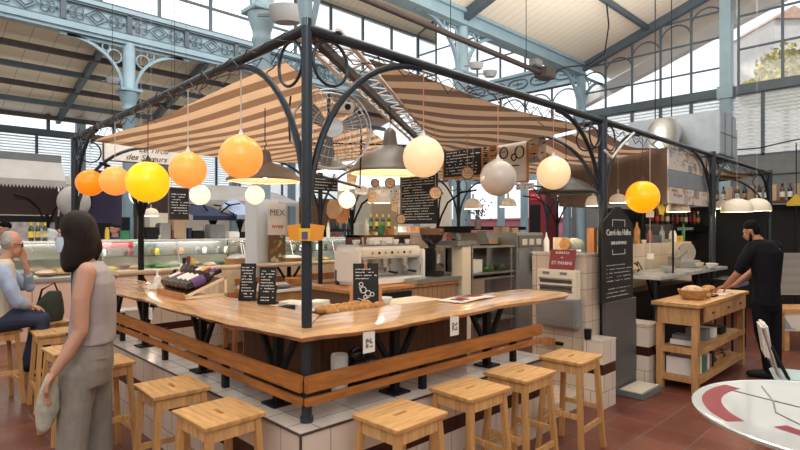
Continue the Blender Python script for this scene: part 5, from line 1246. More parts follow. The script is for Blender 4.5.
for px, y, lb in ((47, 9.6, 'branching post under the scalloped awning'), (213, 9.8, 'branching post under the purple awning'), (240, 9.8, 'branching post right of the purple awning')): branch_post(*PY(px, y).xy, 1.9, lb)
def panel(name, label, cat, x0px, x1px, y, z0, z1, m_, th=.05):
    a, c = PY(x0px, y), PY(x1px, y); b = MB().b2((a.x, y, z0), (c.x, y + th, z1))
    if z0 > 0:
        for x in (a.x + .04, c.x - .04): b.b2((x - .03, y + th * .3, 0), (x + .03, y + th * .3 + .04, z0))
    return tag(b.build(name, m_), label, cat)
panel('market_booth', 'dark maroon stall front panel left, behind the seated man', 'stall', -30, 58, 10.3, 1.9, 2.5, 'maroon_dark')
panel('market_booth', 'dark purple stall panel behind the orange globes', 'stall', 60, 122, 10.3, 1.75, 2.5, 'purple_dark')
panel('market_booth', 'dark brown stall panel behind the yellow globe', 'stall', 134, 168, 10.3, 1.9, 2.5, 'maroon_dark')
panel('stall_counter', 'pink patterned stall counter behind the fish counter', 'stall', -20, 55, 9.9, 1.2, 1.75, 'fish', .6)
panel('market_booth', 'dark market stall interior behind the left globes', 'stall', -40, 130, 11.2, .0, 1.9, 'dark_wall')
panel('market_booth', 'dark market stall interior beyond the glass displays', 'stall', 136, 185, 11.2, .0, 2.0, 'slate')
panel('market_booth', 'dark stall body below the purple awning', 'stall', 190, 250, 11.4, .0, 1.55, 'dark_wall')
board('stall_sign', 'dark stall sign with yellow lettering behind the woman', 'sign', 'y', 9.7, 68, 92, 196, 208, face='dark_wall', rows=3, seed=71, ink='yellow')
tag(MB().ball(PY(74, 8.9, 202), (.28, .2, .3), 14, 10).build('lantern', 'awning_grey', None, True), 'round grey-white lantern beside the far left post', 'lantern')
panel('goods_rack', 'white shelf of goods behind the yellow globe', 'shelf', 150, 168, 9.0, 1.5, 1.95, 'cream', .3)
# scalloped awning
a, c = PY(-25, 9.0), PY(66, 9.0)
aw = thing('scalloped_awning', 'grey-white market awning with a scalloped edge at the far left', 'awning', (a.x, 9.6, 2.4), world=True)
b = MB(); nS = 26
for k in range(nS):
    x0, x1 = a.x + (c.x - a.x) * k / nS, a.x + (c.x - a.x) * (k + 1) / nS
    z = 2.62 - .10 * abs(math.sin(k * .5))
    b.face([(x0, 9.0, 2.50), (x1, 9.0, 2.50), (x1, 9.35, 2.86), (x0, 9.35, 2.86)])
    b.face([(x0, 9.0, 2.50), (x1, 9.0, 2.50), (x1, 9.0, 2.40), ((x0 + x1) / 2, 9.0, 2.34), (x0, 9.0, 2.40)])
b.build('cloth', 'awning_grey', aw); MB().b2((a.x, 9.35, 2.84), (c.x, 9.42, 3.0)).build('board', 'slate', aw)
def canopy(px0, px1, y, z0, z1, dp, m_, label):
    a, c = PY(px0, y), PY(px1, y); b = MB(); n_ = 12
    top = [Vector((a.x + (c.x - a.x) * k / n_, y + dp, z1 - .5 * (z1 - z0) * (2 * k / n_ - 1) ** 2)) for k in range(n_ + 1)]
    bot = [Vector((a.x + (c.x - a.x) * k / n_, y, z0)) for k in range(n_ + 1)]
    for k in range(n_): b.face([bot[k], bot[k + 1], top[k + 1], top[k]]); b.face([bot[k] - Vector((0, 0, .1)), bot[k + 1] - Vector((0, 0, .1)), bot[k + 1], bot[k]])
    return tag(b.build('stall_awning', m_, None), label, 'awning')
canopy(193, 236, 9.3, 1.92, 2.2, .8, 'navy', 'dark blue stall awning beyond the small white globes')
canopy(237, 262, 9.0, 1.95, 2.35, .8, 'shirt_blue', 'pale blue stall awning left of the grey column')
canopy(66, 135, 9.1, 2.45, 2.75, .8, 'awning_grey', 'grey stall awning behind the orange globes')
canopy(180, 300, 11.6, 2.42, 2.9, .8, 'awning_grey', 'grey-brown stall awning beyond the left bell lamp')
# centre background behind the bar
panel('tiled_stall', 'cream stall wall right of the corner post', 'stall', 318, 372, 8.6, 0, 1.55, 'back_tiles', .3)
panel('market_booth', 'dark brown stall interior right of the corner post', 'stall', 300, 345, 10.2, 1.2, 2.5, 'walnut')
panel('market_booth', 'olive stall shelf wall left of the tall chalkboard', 'stall', 372, 398, 9.6, 1.0, 2.4, 'board_brown')
panel('goods_rack', 'black shelf right of the orange placard', 'shelf', 326, 352, 8.3, 1.56, 1.62, 'black', .25)
for i in range(6): tag(MB().lathe([(.04, 0), (.045, .12), (.02, .16), (.015, .22)], (PY(329 + i * 4, 8.4).x, 8.42, 1.622), 8).build('bottle', ('slate', 'navy', 'green_glass')[i % 3], None, True), '%s bottle on the black shelf right of the orange placard, %s from the left' % (('grey', 'blue', 'green')[i % 3], ORD[i]), 'bottle', 'bottles on the black shelf')
for i in range(4): t = bottle('oil_bottle', 'green oil bottle right of the small glowing globe, %s from the left' % ORD[i], 'oil bottles left of the tall chalkboard', 'green_glass', 'yellow', 'fruit_yellow' if i % 2 else 'fruit_green', 1.15); t.location = (PY(371 + i * 6, 7.0).x, 7.0, 1.62)
panel('goods_rack', 'shelf carrying the green oil bottles', 'shelf', 366, 396, 6.95, 1.55, 1.62, 'walnut', .2)
panel('stall_counter', 'cream stall counter behind the coffee machine', 'stall', 372, 455, 6.95, 0, 1.55, 'cream', .3)
for i, px in enumerate((402, 410, 418, 426)): tag(MB().box((PY(px, 7.1).x, 7.1, 1.62), (.14, .16, .14)).build('goods_box', ('paper', 'salmon', 'bread', 'slate')[i]), '%s box on the stall counter below the tall chalkboard, %s from the left' % (('white', 'pink', 'brown', 'grey')[i], ORD[i]), 'box')
struct(MB().b2((PY(457, 7.6).x, 7.6, 0), (PY(471, 7.6).x, 7.75, 3.6)).build('column', 'blue_paint'))
# red vending cabinet
a = PX(534, 12.4, 194)
t = thing('red_cabinet', 'tall red cabinet with a dark door by the street opening', 'cabinet', (12.4, a.y - .12, 0), -PI / 2)
MB().box((0, .3, 1.4), (.62, .6, 2.8)).build('body', 'crimson', t); MB().box((-.08, -.01, 1.35), (.34, .03, 2.0)).build('door', 'black', t); MB().box((0, -.012, 2.6), (.5, .03, .22)).build('sign', 'red', t); scribble(2, .4, .14, lambda x, z: (x, -.03, 2.6 + z), 3).build('lettering', 'chalk_white', t)
tag(MB().b2((5.0, 2.9, 1.56), (5.05, 3.9, 1.60)).b2((5.0, 2.9, 1.60), (6.6, 3.6, 1.66)).build('griddle', 'black'), 'flat black griddle top behind the white bottle', 'griddle')
# ---- right side: dark bar back wall with bottle shelves
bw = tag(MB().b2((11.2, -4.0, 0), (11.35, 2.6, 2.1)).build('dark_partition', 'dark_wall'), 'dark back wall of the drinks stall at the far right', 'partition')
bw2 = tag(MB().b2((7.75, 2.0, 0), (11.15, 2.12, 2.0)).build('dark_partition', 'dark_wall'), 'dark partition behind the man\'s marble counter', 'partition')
tag(MB().b2((11.02, -3.6, 2.14), (11.3, 2.4, 2.18)).build('bottle_shelf', 'walnut'), 'high shelf along the drinks stall carrying dark bottles', 'shelf')
cols = [('wine_glass', 'crimson', 'paper', 'white'), ('brown_glass', 'black', 'cream', 'cream'), ('wine_glass', 'violet', 'bread', 'brown'), ('green_glass', 'yellow', 'paper', 'white')]
for i in range(22):
    g_, c1, l1, ln = cols[(i * 3) % 4]
    if i % 3 == 2: t = tag(MB().b2((11.08, 1.9 - i * .128 - .045, 2.182), (11.2, 1.9 - i * .128 + .045, 2.50)).build('bottle_box', 'board_brown' if i % 2 else 'bag_paper'), 'upright brown bottle box on the high shelf, %s from the left' % ORD[i], 'box', 'boxes on the high shelf')
    else: t = bottle('wine_bottle', 'dark bottle with a %s label on the high shelf, %s from the left' % (ln, ORD[i]), 'bottles on the high shelf', g_, c1, l1, 1.1); t.location = (11.14, 1.9 - i * .128, 2.182)
a, c = PY(655, 1.4), PY(716, 1.4)
tag(MB().b2((a.x - .1, 1.38, 1.67), (c.x + .1, 1.55, 1.71)).build('bottle_shelf', 'black'), 'low dark shelf of bottles below the hood', 'shelf')
tag(MB().b2((a.x - .1, 1.56, .9), (c.x + .1, 1.60, 2.0)).build('dark_partition', 'dark_wall'), 'dark board behind the bottles below the hood', 'partition')
for i in range(15):
    g_, c1, l1, ln = (('wine_glass', 'crimson', 'crimson', 'red'), ('brown_glass', 'black', 'paper', 'white'), ('green_glass', 'yellow', 'bread', 'brown'), ('brown_glass', 'crimson', 'red', 'bright red'))[(i * 7) % 4]
    t = bottle('liquor_bottle', 'bottle with a %s label below the hood, %s from the left' % (ln, ORD[i]), 'bottles on the low shelf below the hood', g_, c1, l1, .95); t.location = (a.x + (c.x - a.x) * i / 14, 1.46, 1.712)
t, w_, h_ = board('stall_sign', 'black stall sign with white capital lettering above the marble counter', 'sign', 'y', 1.3, 652, 712, 225.5, 232, face='black', rows=0)
text('lettering', 'LES SAVEURS DES HALLES', h_ * .7, (0, -.006, 0), (PI / 2, 0, 0), 'chalk_white', t)
p = PX(796, 10.9, 203)
t = thing('wooden_sign', 'yellow wooden triangular sign at the far right above the drinks stall', 'sign', (10.9, p.y, p.z - .05), -PI / 2); MB().prism([(-.15, 0, 0), (.15, 0, 0), (.15, 0, .06), (0, 0, .22), (-.15, 0, .06)], (0, .05, 0)).build('board', 'fruit_yellow', t); MB().cyl((0, .02, .20), (0, .02, 1.2), .01, seg=6).cyl((0, .02, .05), (0, .02, -2.2), .02, seg=6).build('pole', 'black', t)
# scale, jug and small things on the partition by the man
p = PZ(735, 252, 1.1)
t = thing('steel_slicer', 'shiny steel slicing machine behind the man\'s arm', 'slicer', (6.3, .2, 1.092), -.6)
MB().box((0, 0, .05), (.34, .26, .1)).build('base', 'steel', t, bevel=.02); MB().cyl((0, -.05, .2), (0, -.03, .2), .13, seg=28).build('blade', 'chrome', t, True); MB().beam((-.18, 0, .12), (.1, .05, .30), .16, .03).build('carriage', 'steel', t)
t = thing('serving_trolley', 'blue and black trolley shelf behind the man\'s hands', 'trolley', (6.6, -.25, 0)); MB().box((0, 0, .93), (.7, .3, .05)).build('top', 'black', t); MB().box((0, -.155, .88), (.6, .02, .05)).build('tray', 'denim', t)
for sx in (-.3, .3):
    for sy in (-.12, .12): MB().cyl((sx, sy, 0), (sx, sy, .91), .014, seg=8).build('leg', 'black', t)
# woven bench at the right edge
p = P(795, 268, 7.6)
t = thing('woven_bench', 'low bench with a woven mesh back at the right edge behind the man', 'bench', (p.x, p.y, 0), -YAW)
MB().box((.15, .0, .98), (1.3, .04, .60)).build('mesh_back', 'cage', t); MB().box((.15, -.25, .52), (1.3, .5, .06)).build('seat', 'beech', t); MB().box((.15, -.48, .38), (1.28, .03, .24)).build('front_board', 'sticker_paper', t)
for sx in (-.45, .75): MB().box((sx, -.25, .25), (.06, .44, .5)).build('leg', 'beech', t)
b = MB()
for i, (px, py, d, lb) in enumerate(((757, 252, 7.5, 'white cup on the shelf just right of the man\'s shoulder'),)): pass
# cardboard tag above the tall chalkboard
t = thing('price_card', 'cream price card hanging by a cord below the bright orange globe', 'card', P(650, 214, 6.1), -YAW); MB().box((0, 0, 0), (.09, .004, .075)).build('card', 'cream', t); MB().cyl((0, 0, -.035), (0, 0, -.45), .003, seg=5).cyl((0, 0, .035), (0, 0, .78), .003, seg=5).build('cord', 'white_cord', t); MB().box((0, -.01, -.48), (.07, .02, .06)).build('tag', 'white', t)
t = thing('clip', 'yellow pennant hanging right of the bright orange globe', 'pennant', P(662, 206, 6.6), -YAW); MB().prism([(-.03, 0, .10), (.04, 0, -.03), (.02, 0, -.12), (-.03, 0, -.10), (-.05, 0, 0)], (0, .006, 0)).build('cloth', 'yellow', t); MB().cyl((-.03, 0, .1), (-.03, 0, .7), .003, seg=5).build('string', 'black', t); t.name = 'pennant'
# heater tube under the near ceiling
ht = thing('tube_heater', 'long rust-brown heater tube with a dark box hung under the ceiling', 'heater', (6.4, 4.3, 5.24), world=True)
MB().cyl((2.6, 4.3, 5.38), (9.5, 4.3, 5.24), .055, seg=12).build('tube', 'heater_brown' if 'heater_brown' in M else mat('heater_brown', (.045, .030, .026), .6, .1), ht, True)
MB().cyl((2.6, 4.42, 5.44), (9.5, 4.42, 5.30), .03, seg=8).build('pipe', 'dark_rust', ht, True)
MB().box((9.6, 4.3, 5.26), (.45, .32, .24)).build('burner_box', 'dark_rust', ht, bevel=.02); MB().box((9.2, 4.3, 5.42), (.3, .2, .16)).build('valve_box', 'slate', ht, bevel=.02)
for x in (3.4, 6.2, 8.8): MB().cyl((x, 4.3, 5.3), (x, 4.3, zr(4.3)), .008, seg=6).build('hanger', 'black', ht)
MB().tube([(9.8, 4.3, 5.28), (10.2, 4.1, 5.5), (10.9, 3.9, 5.65), (11.4, 3.7, 6.0), (11.2, 3.5, 6.6), (10.6, 3.3, zr(3.3))], .018, 6).build('gas_pipe', 'black', ht)
# stone-grey floodlights near column capitals
def flood(p, label, sc=1.0):
    t = thing('floodlight', label, 'floodlight', p, -YAW); t.scale = (sc,) * 3; MB().loft([(0, 0, -.12, .20, .12), (0, 0, -.02, .26, .16), (0, 0, .12, .28, .18)], 12).build('housing', 'lamp_grey', t, True); MB().beam((-.45, 0, 0), (-.2, 0, 0), .04, .04).build('arm', 'slate', t)
flood(P(287, 15, 8.2), 'grey floodlight on the right of the column behind the corner post'); flood(P(490, 74, 11.6), 'pale floodlight low on the far column right of centre', .55); flood(P(476, 66, 11.0), 'pale floodlight left on the far column right of centre', .55); flood(P(113, 81, 13), 'small pale blue floodlight left of the far left column', .6)

# ================================================================= PEOPLE
def blob(name, parts, m_, parent, voxel=.008, smooth=4):
    """parts are closed overlapping tapered pieces that are fused into one continuous skin"""
    b = MB()
    for k in parts:
        if k[0] == 't': b.tube([Vector(p) for p in k[1]], list(k[2]), 14)
        elif k[0] == 'l': b.loft(k[1], 20)
        elif k[0] == 'b': b.ball(k[1], k[2], 18, 12)
    for k in parts:
        if k[0] == 't':
            for p, r_ in zip(k[1], k[2]): b.ball(p, r_ * .98, 12, 8)
    o = b.build(name, m_, parent, True)
    rm = o.modifiers.new('r', 'REMESH'); rm.mode = 'VOXEL'; rm.voxel_size = voxel; rm.use_smooth_shade = True
    sm = o.modifiers.new('s', 'SMOOTH'); sm.iterations = smooth; sm.factor = .6
    dg_ = bpy.context.evaluated_depsgraph_get(); me = bpy.data.meshes.new_from_object(o.evaluated_get(dg_)); o.modifiers.clear(); o.data = me
    if not me.materials: me.materials.append(M[m_])
    for pl_ in me.polygons: pl_.use_smooth = True
    return o
def hand(w, tip, side, curl=(0, 0, -1), s=1.0):
    """palm, four unequal bent fingers and a thumb leaving the side of the palm"""
    w, tip = Vector(w), Vector(tip); d = (tip - w).normalized(); sd = Vector(side).normalized(); cu = Vector(curl).normalized(); P_ = []
    for k in range(4):
        o_ = sd * (k - 1.5) * .019 * s; k0 = w + d * .02 * s + o_ * .7; k1 = w + d * .085 * s + o_
        P_.append(('t', [k0, k1], [.014 * s, .0125 * s]))
        L_ = (.075, .085, .08, .062)[k] * s; a = k1 + (d * .9 + cu * .3).normalized() * L_ * .5; e = a + (d * .55 + cu * .85).normalized() * L_ * .5
        P_.append(('t', [k1, a, e], [.0095 * s, .0085 * s, .007 * s]))
    t0 = w + d * .03 * s - sd * .03 * s; P_.append(('t', [w + d * .015 * s - sd * .018 * s, t0 + d * .015 * s - sd * .012 * s, t0 + d * .05 * s - sd * .018 * s + cu * .02 * s], [.013 * s, .011 * s, .008 * s]))
    return P_
def head(c, f, s=1.0):
    """c head centre, f facing direction in plan; returns skull, jaw, nose, lips, ears, brow"""
    c = Vector(c); f = Vector(f).normalized(); l = Vector((0, 0, 1)).cross(f).normalized(); u = l.cross(f) * -1
    u = f.cross(l)
    X = lambda a, b_, z: c + f * a * s + l * b_ * s + u * z * s
    P_ = [('b', X(-.012, 0, .025), (.088 * s, .080 * s, .098 * s)), ('b', X(.022, 0, -.035), (.062 * s, .058 * s, .072 * s)), ('t', [X(.05, 0, -.085), X(.03, .035, -.07), X(-.01, .058, -.03)], [.022 * s, .02 * s, .018 * s]), ('t', [X(.05, 0, -.085), X(.03, -.035, -.07), X(-.01, -.058, -.03)], [.022 * s, .02 * s, .018 * s]),
          ('t', [X(.075, 0, .012), X(.098, 0, -.022), X(.088, 0, -.034)], [.010 * s, .0135 * s, .012 * s]), ('t', [X(.078, -.018, -.057), X(.084, 0, -.056), X(.078, .018, -.057)], [.007 * s, .009 * s, .007 * s])]
    for e in (-1, 1): P_.append(('t', [X(-.004, e * .078, .018), X(-.012, e * .088, 0), X(0, e * .08, -.022)], [.009 * s, .010 * s, .008 * s])); P_.append(('t', [X(.070, e * .048, .022), X(.084, e * .02, .026)], [.009 * s, .010 * s]))
    return P_, X
mat('eye_white', (.7, .68, .64), .3); mat('iris', (.05, .03, .02), .2); mat('lips', (.36, .13, .10), .5)
def face(X, parent, s=1.0, brows='hair_dark'):
    b = MB(); d_ = MB(); e_ = MB()
    for e in (-1, 1): b.ball(X(.068, e * .030, .006), .0125 * s, 10, 8); d_.ball(X(.078, e * .030, .005), .0055 * s, 8, 6); e_.tube([X(.074, e * .045, .026), X(.086, e * .028, .031), X(.087, e * .014, .027)], .004 * s, 5)
    b.build('eyes', 'eye_white', parent, True); d_.build('irises', 'iris', parent, True); e_.build('eyebrows', brows, parent)
    MB().tube([X(.083, -.018, -.0575), X(.0925, 0, -.0565), X(.083, .018, -.0575)], .0042 * s, 6).build('lips', 'lips', parent, True)

# --- woman standing by the left stools
base = P(85, 230, 2.9); base.z = 0
w_ = thing('person', 'woman with dark shoulder-length hair, grey sleeveless top and khaki trousers, holding a cloth bag', 'person', base, -YAW + math.atan(315 / F)); w_.scale = (.87, 1, 1)
hp, X = head((-.055, .0, 1.575), (-1, .12, -.05))
bd = hp + [('t', [(-.03, .0, 1.50), (-.0, .0, 1.43), (.03, 0, 1.36)], [.05, .052, .07]),
      ('l', [(.03, 0, .90, .10, .13), (.035, 0, 1.05, .10, .13), (.04, 0, 1.25, .11, .16), (.035, 0, 1.36, .095, .17), (.02, 0, 1.43, .055, .09)]),
      ('t', [(.01, -.175, 1.385), (-.02, -.20, 1.25), (-.02, -.205, 1.09), (-.09, -.215, .98), (-.15, -.22, .90)], [.052, .047, .040, .035, .025]),
      ('t', [(.02, .17, 1.385), (.03, .20, 1.24), (.05, .20, 1.10), (.05, .20, .98), (.04, .20, .88)], [.052, .045, .038, .033, .025]),
      ('t', [(.0, -.07, .86), (-.05, -.09, .50), (-.04, -.09, .10)], [.08, .055, .04]), ('t', [(.03, .07, .86), (.06, .09, .50), (.07, .09, .10)], [.08, .055, .04]),
      ('t', [(-.03, -.09, .06), (-.12, -.10, .035), (-.19, -.10, .03)], [.038, .034, .026]), ('t', [(.08, .09, .06), (-.01, .10, .035), (-.08, .10, .03)], [.038, .034, .026])]
bd += hand((-.15, -.22, .90), (-.205, -.22, .78), (.35, 1, .1), (.8, 0, -.4)) + hand((.04, .20, .88), (.03, .20, .77), (.6, 1, .1), (-.8, 0, -.4))
blob('body', bd, 'skin', w_, .0065, 3); face(X, w_)
blob('hair', [('b', (-.035, 0, 1.61), (.104, .104, .098)), ('l', [(-.085, 0, 1.375, .025, .05), (-.055, 0, 1.41, .075, .095), (-.035, 0, 1.47, .098, .105), (-.022, 0, 1.55, .100, .108), (-.03, 0, 1.62, .10, .104), (-.03, 0, 1.67, .07, .07)]), ('t', [(.02, 0, 1.58), (.055, .01, 1.50), (.06, .02, 1.44)], [.06, .045, .015])], 'hair_dark', w_, .008, 3)
MB().lathe([(.05, -.045), (.062, 0), (.05, .035)], X(.045, 0, -.045), 16, caps=False).build('face_mask', 'mask_blue', w_, 2)
sh_ = blob('top', [('l', [(.035, 0, 1.0, .135, .18), (.045, 0, 1.10, .128, .165), (.05, 0, 1.22, .125, .18), (.05, 0, 1.32, .118, .185), (.04, 0, 1.385, .10, .165), (.03, 0, 1.43, .065, .10)])], 'grey_shirt', w_, .008, 3)
blob('trousers', [('l', [(.03, 0, 1.03, .125, .165), (.015, 0, .97, .140, .175), (.01, 0, .88, .15, .185), (.01, 0, .78, .135, .17)]), ('t', [(-.035, -.085, .86), (-.055, -.09, .65), (-.07, -.095, .45), (-.075, -.095, .22), (-.07, -.095, .10)], [.105, .092, .085, .09, .092]), ('t', [(.05, .085, .86), (.065, .09, .65), (.07, .095, .45), (.075, .095, .22), (.08, .095, .10)], [.105, .092, .085, .09, .092])], 'khaki', w_, .009, 3)
MB().loft([(.03, 0, 1.005, .134, .172), (.03, 0, 1.045, .132, .170)], 24, caps=False).build('waistband', 'khaki', w_, 2)
MB().beam((.05, -.175, .93), (.12, -.14, .93), .01, .002).beam((.12, -.14, .93), (.12, -.13, .85), .003, .006).build('back_pocket', 'khaki', w_)
cb = thing('cloth_bag', 'pale green-grey cloth bag hanging from the woman\'s hand', 'bag', P(50, 376, 2.68), -YAW)
blob('pouch', [('t', [(0, 0, .0), (-.005, 0, -.08), (-.02, .01, -.17), (-.03, .0, -.25)], [.02, .045, .055, .035])], 'cloth_bag', cb, .008, 2)
# --- man in black cutting bread
base = P(763, 230, 5.83); base.z = 0
w_ = thing('person', 'dark-haired bearded man in black clothes leaning over the bread on the work table', 'person', base, -YAW - math.atan(360 / F)); w_.scale = (.83, .9, 1)
hp, X = head((-.13, .02, 1.585), (-1, .15, -.42))
bd = hp + [('t', [(-.10, .02, 1.53), (-.05, .01, 1.48), (0, 0, 1.40)], [.055, .06, .08]),
      ('l', [(.04, 0, .86, .14, .12), (.04, 0, 1.0, .14, .12), (.03, 0, 1.25, .17, .12), (.02, 0, 1.40, .17, .11), (-.02, 0, 1.47, .09, .08)]),
      ('t', [(-.13, -.06, 1.38), (-.21, -.07, 1.26), (-.28, -.05, 1.12), (-.36, .02, 1.03), (-.43, .08, .965)], [.062, .055, .045, .04, .028]),
      ('t', [(.12, .08, 1.38), (.0, .22, 1.24), (-.12, .26, 1.12), (-.24, .22, 1.03), (-.33, .18, .965)], [.062, .055, .045, .04, .028]),
      ('t', [(-.0, -.02, .84), (.0, -.03, .50), (.05, -.03, .09)], [.085, .068, .045]), ('t', [(.08, .05, .84), (.12, .06, .50), (.14, .06, .09)], [.085, .068, .045]),
      ('t', [(.05, -.03, .06), (-.06, -.04, .04), (-.14, -.05, .03)], [.042, .04, .03]), ('t', [(.14, .06, .06), (.04, .05, .04), (-.04, .04, .03)], [.042, .04, .03])]
bd += hand((-.43, .08, .965), (-.53, .12, .93), (.3, 1, 0), (0, 0, -1)) + hand((-.33, .18, .965), (-.43, .20, .93), (-.2, -1, 0), (0, 0, -1))
blob('body', bd, 'skin_tan', w_, .0075, 3); face(X, w_, 1, 'hair_black')
blob('hair', [('b', X(-.022, 0, .048), (.092, .088, .080)), ('b', X(-.05, 0, .0), (.062, .078, .07))], 'hair_black', w_, .008, 2)
blob('beard', [('t', [X(-.0, .068, -.02), X(.025, .048, -.07), X(.055, 0, -.095), X(.025, -.048, -.07), X(-.0, -.068, -.02)], [.014, .02, .026, .02, .014])], 'hair_black', w_, .007, 2)
blob('t_shirt', [('l', [(.04, 0, .82, .155, .15), (.04, 0, 1.0, .15, .14), (.035, 0, 1.2, .175, .15), (.02, 0, 1.36, .205, .145), (-.01, 0, 1.46, .135, .115), (-.03, .01, 1.50, .07, .07)]), ('t', [(-.11, -.05, 1.385), (-.20, -.07, 1.27), (-.25, -.06, 1.18)], [.098, .080, .070]), ('t', [(.12, .08, 1.39), (.0, .21, 1.25), (-.06, .24, 1.18)], [.105, .080, .070])], 'tshirt_black', w_, .009, 3)
blob('trousers', [('l', [(.04, 0, .93, .155, .135), (.035, 0, .80, .165, .15), (.03, 0, .72, .14, .12)]), ('t', [(-.03, -.02, .82), (-.01, -.03, .50), (.045, -.03, .26), (.06, -.03, .09)], [.11, .088, .07, .062]), ('t', [(.10, .05, .82), (.12, .06, .50), (.135, .06, .26), (.14, .06, .09)], [.11, .088, .07, .062])], 'tshirt_black', w_, .009, 3)
for dx, dy in ((.03, -.03), (.12, .06)): blob('shoe', [('t', [(dx + .04, dy, .05), (dx - .08, dy - .01, .045), (dx - .18, dy - .02, .036)], [.05, .047, .036])], 'black', w_, .008, 2)
# --- older man seated at the left edge
base = P(6, 230, 4.95); base.z = 0
w_ = thing('person', 'grey-haired man with sunglasses, blue shirt and cream vest seated at the left edge', 'person', base, -YAW + math.atan(394 / F)); w_.scale = (.83, 1, 1)
hp, X = head((.06, .0, 1.46), (1, .05, -.12), 1.06)
bd = hp + [('t', [(.03, 0, 1.40), (.0, 0, 1.32), (-.03, 0, 1.24)], [.058, .062, .09]), ('l', [(-.08, 0, .72, .13, .16), (-.08, 0, .85, .14, .16), (-.07, 0, 1.05, .14, .17), (-.05, 0, 1.22, .12, .18), (-.03, 0, 1.29, .08, .10)]),
      ('t', [(-.02, -.19, 1.22), (.04, -.22, 1.08), (.10, -.21, .95), (.17, -.17, .92), (.23, -.13, .90)], [.06, .052, .045, .038, .028]), ('t', [(-.02, .19, 1.22), (.14, .20, 1.08), (.22, .14, 1.06), (.20, .06, 1.2), (.17, .02, 1.30)], [.06, .05, .042, .036, .026]),
      ('t', [(-.08, -.09, .77), (.12, -.11, .78), (.32, -.12, .76), (.33, -.12, .50), (.28, -.12, .30)], [.10, .09, .07, .06, .045]), ('t', [(-.08, .09, .77), (.12, .11, .78), (.30, .12, .74), (.25, .12, .50), (.20, .12, .30)], [.10, .09, .07, .06, .045]),
      ('t', [(.28, -.12, .29), (.36, -.12, .27), (.42, -.12, .26)], [.04, .036, .03]), ('t', [(.20, .12, .29), (.28, .12, .27), (.34, .12, .26)], [.04, .036, .03])]
bd += hand((.23, -.13, .90), (.34, -.10, .86), (0, 1, .1), (.1, 0, -1)) + hand((.17, .02, 1.30), (.155, .0, 1.40), (1, -.2, 0), (-1, 0, .2))
blob('body', bd, 'skin', w_, .0075, 3); face(X, w_, 1.06, 'hair_grey')
blob('hair', [('b', X(-.032, 0, .022), (.086, .092, .080)), ('b', X(-.05, 0, .06), (.06, .07, .066))], 'hair_grey', w_, .007, 2)
b = MB()
for e in (-1, 1): b.ball(X(.082, e * .034, .008), (.012, .024, .018), 12, 8); b.tube([X(.07, e * .06, .012), X(-.01, e * .092, .012)], .003, 5)
b.build('sunglasses', 'black_gloss', w_, True)
blob('shirt', [('l', [(-.08, 0, .80, .15, .18), (-.07, 0, 1.05, .15, .185), (-.05, 0, 1.22, .13, .195), (-.03, 0, 1.31, .085, .10)]), ('t', [(-.03, -.19, 1.22), (.04, -.225, 1.08), (.10, -.215, .955), (.17, -.175, .925)], [.085, .075, .066, .05]), ('t', [(-.03, .19, 1.22), (.14, .205, 1.08), (.22, .145, 1.06), (.205, .075, 1.17)], [.085, .072, .06, .048])], 'shirt_blue', w_, .009, 3)
blob('vest', [('l', [(-.08, 0, .76, .175, .20), (-.075, 0, 1.0, .175, .205), (-.06, 0, 1.18, .158, .205), (-.045, 0, 1.29, .12, .165), (-.03, 0, 1.335, .08, .10)])], 'vest', w_, .009, 3)
blob('trousers', [('l', [(-.09, 0, .70, .16, .19), (-.09, 0, .80, .165, .185), (-.09, 0, .86, .14, .16)]), ('t', [(-.08, -.09, .78), (.12, -.11, .79), (.33, -.12, .76), (.34, -.12, .50), (.285, -.12, .33)], [.115, .10, .082, .075, .066]), ('t', [(-.08, .09, .78), (.12, .11, .79), (.31, .12, .74), (.255, .12, .50), (.205, .12, .33)], [.115, .10, .082, .075, .066])], 'navy', w_, .009, 3)
for dx, dy in ((.30, -.12), (.22, .12)): blob('shoe', [('t', [(dx - .03, dy, .29), (dx + .07, dy, .275), (dx + .14, dy, .268)], [.05, .046, .036])], 'black', w_, .008, 2)
gb = thing('shoulder_bag', 'dark olive bag slumped on the stool left of the woman', 'bag', (-.36, 4.05, .682), -YAW)
blob('body', [('l', [(0, 0, .0, .13, .10), (.0, 0, .08, .15, .11), (.02, 0, .20, .12, .09), (.06, 0, .30, .06, .05)])], 'olive_bag', gb, .01, 3)
MB().tube([(-.08, -.05, .15), (-.02, -.07, .32), (.06, 0, .38), (.1, .05, .2)], .010, 6).build('strap', 'black', gb, True)
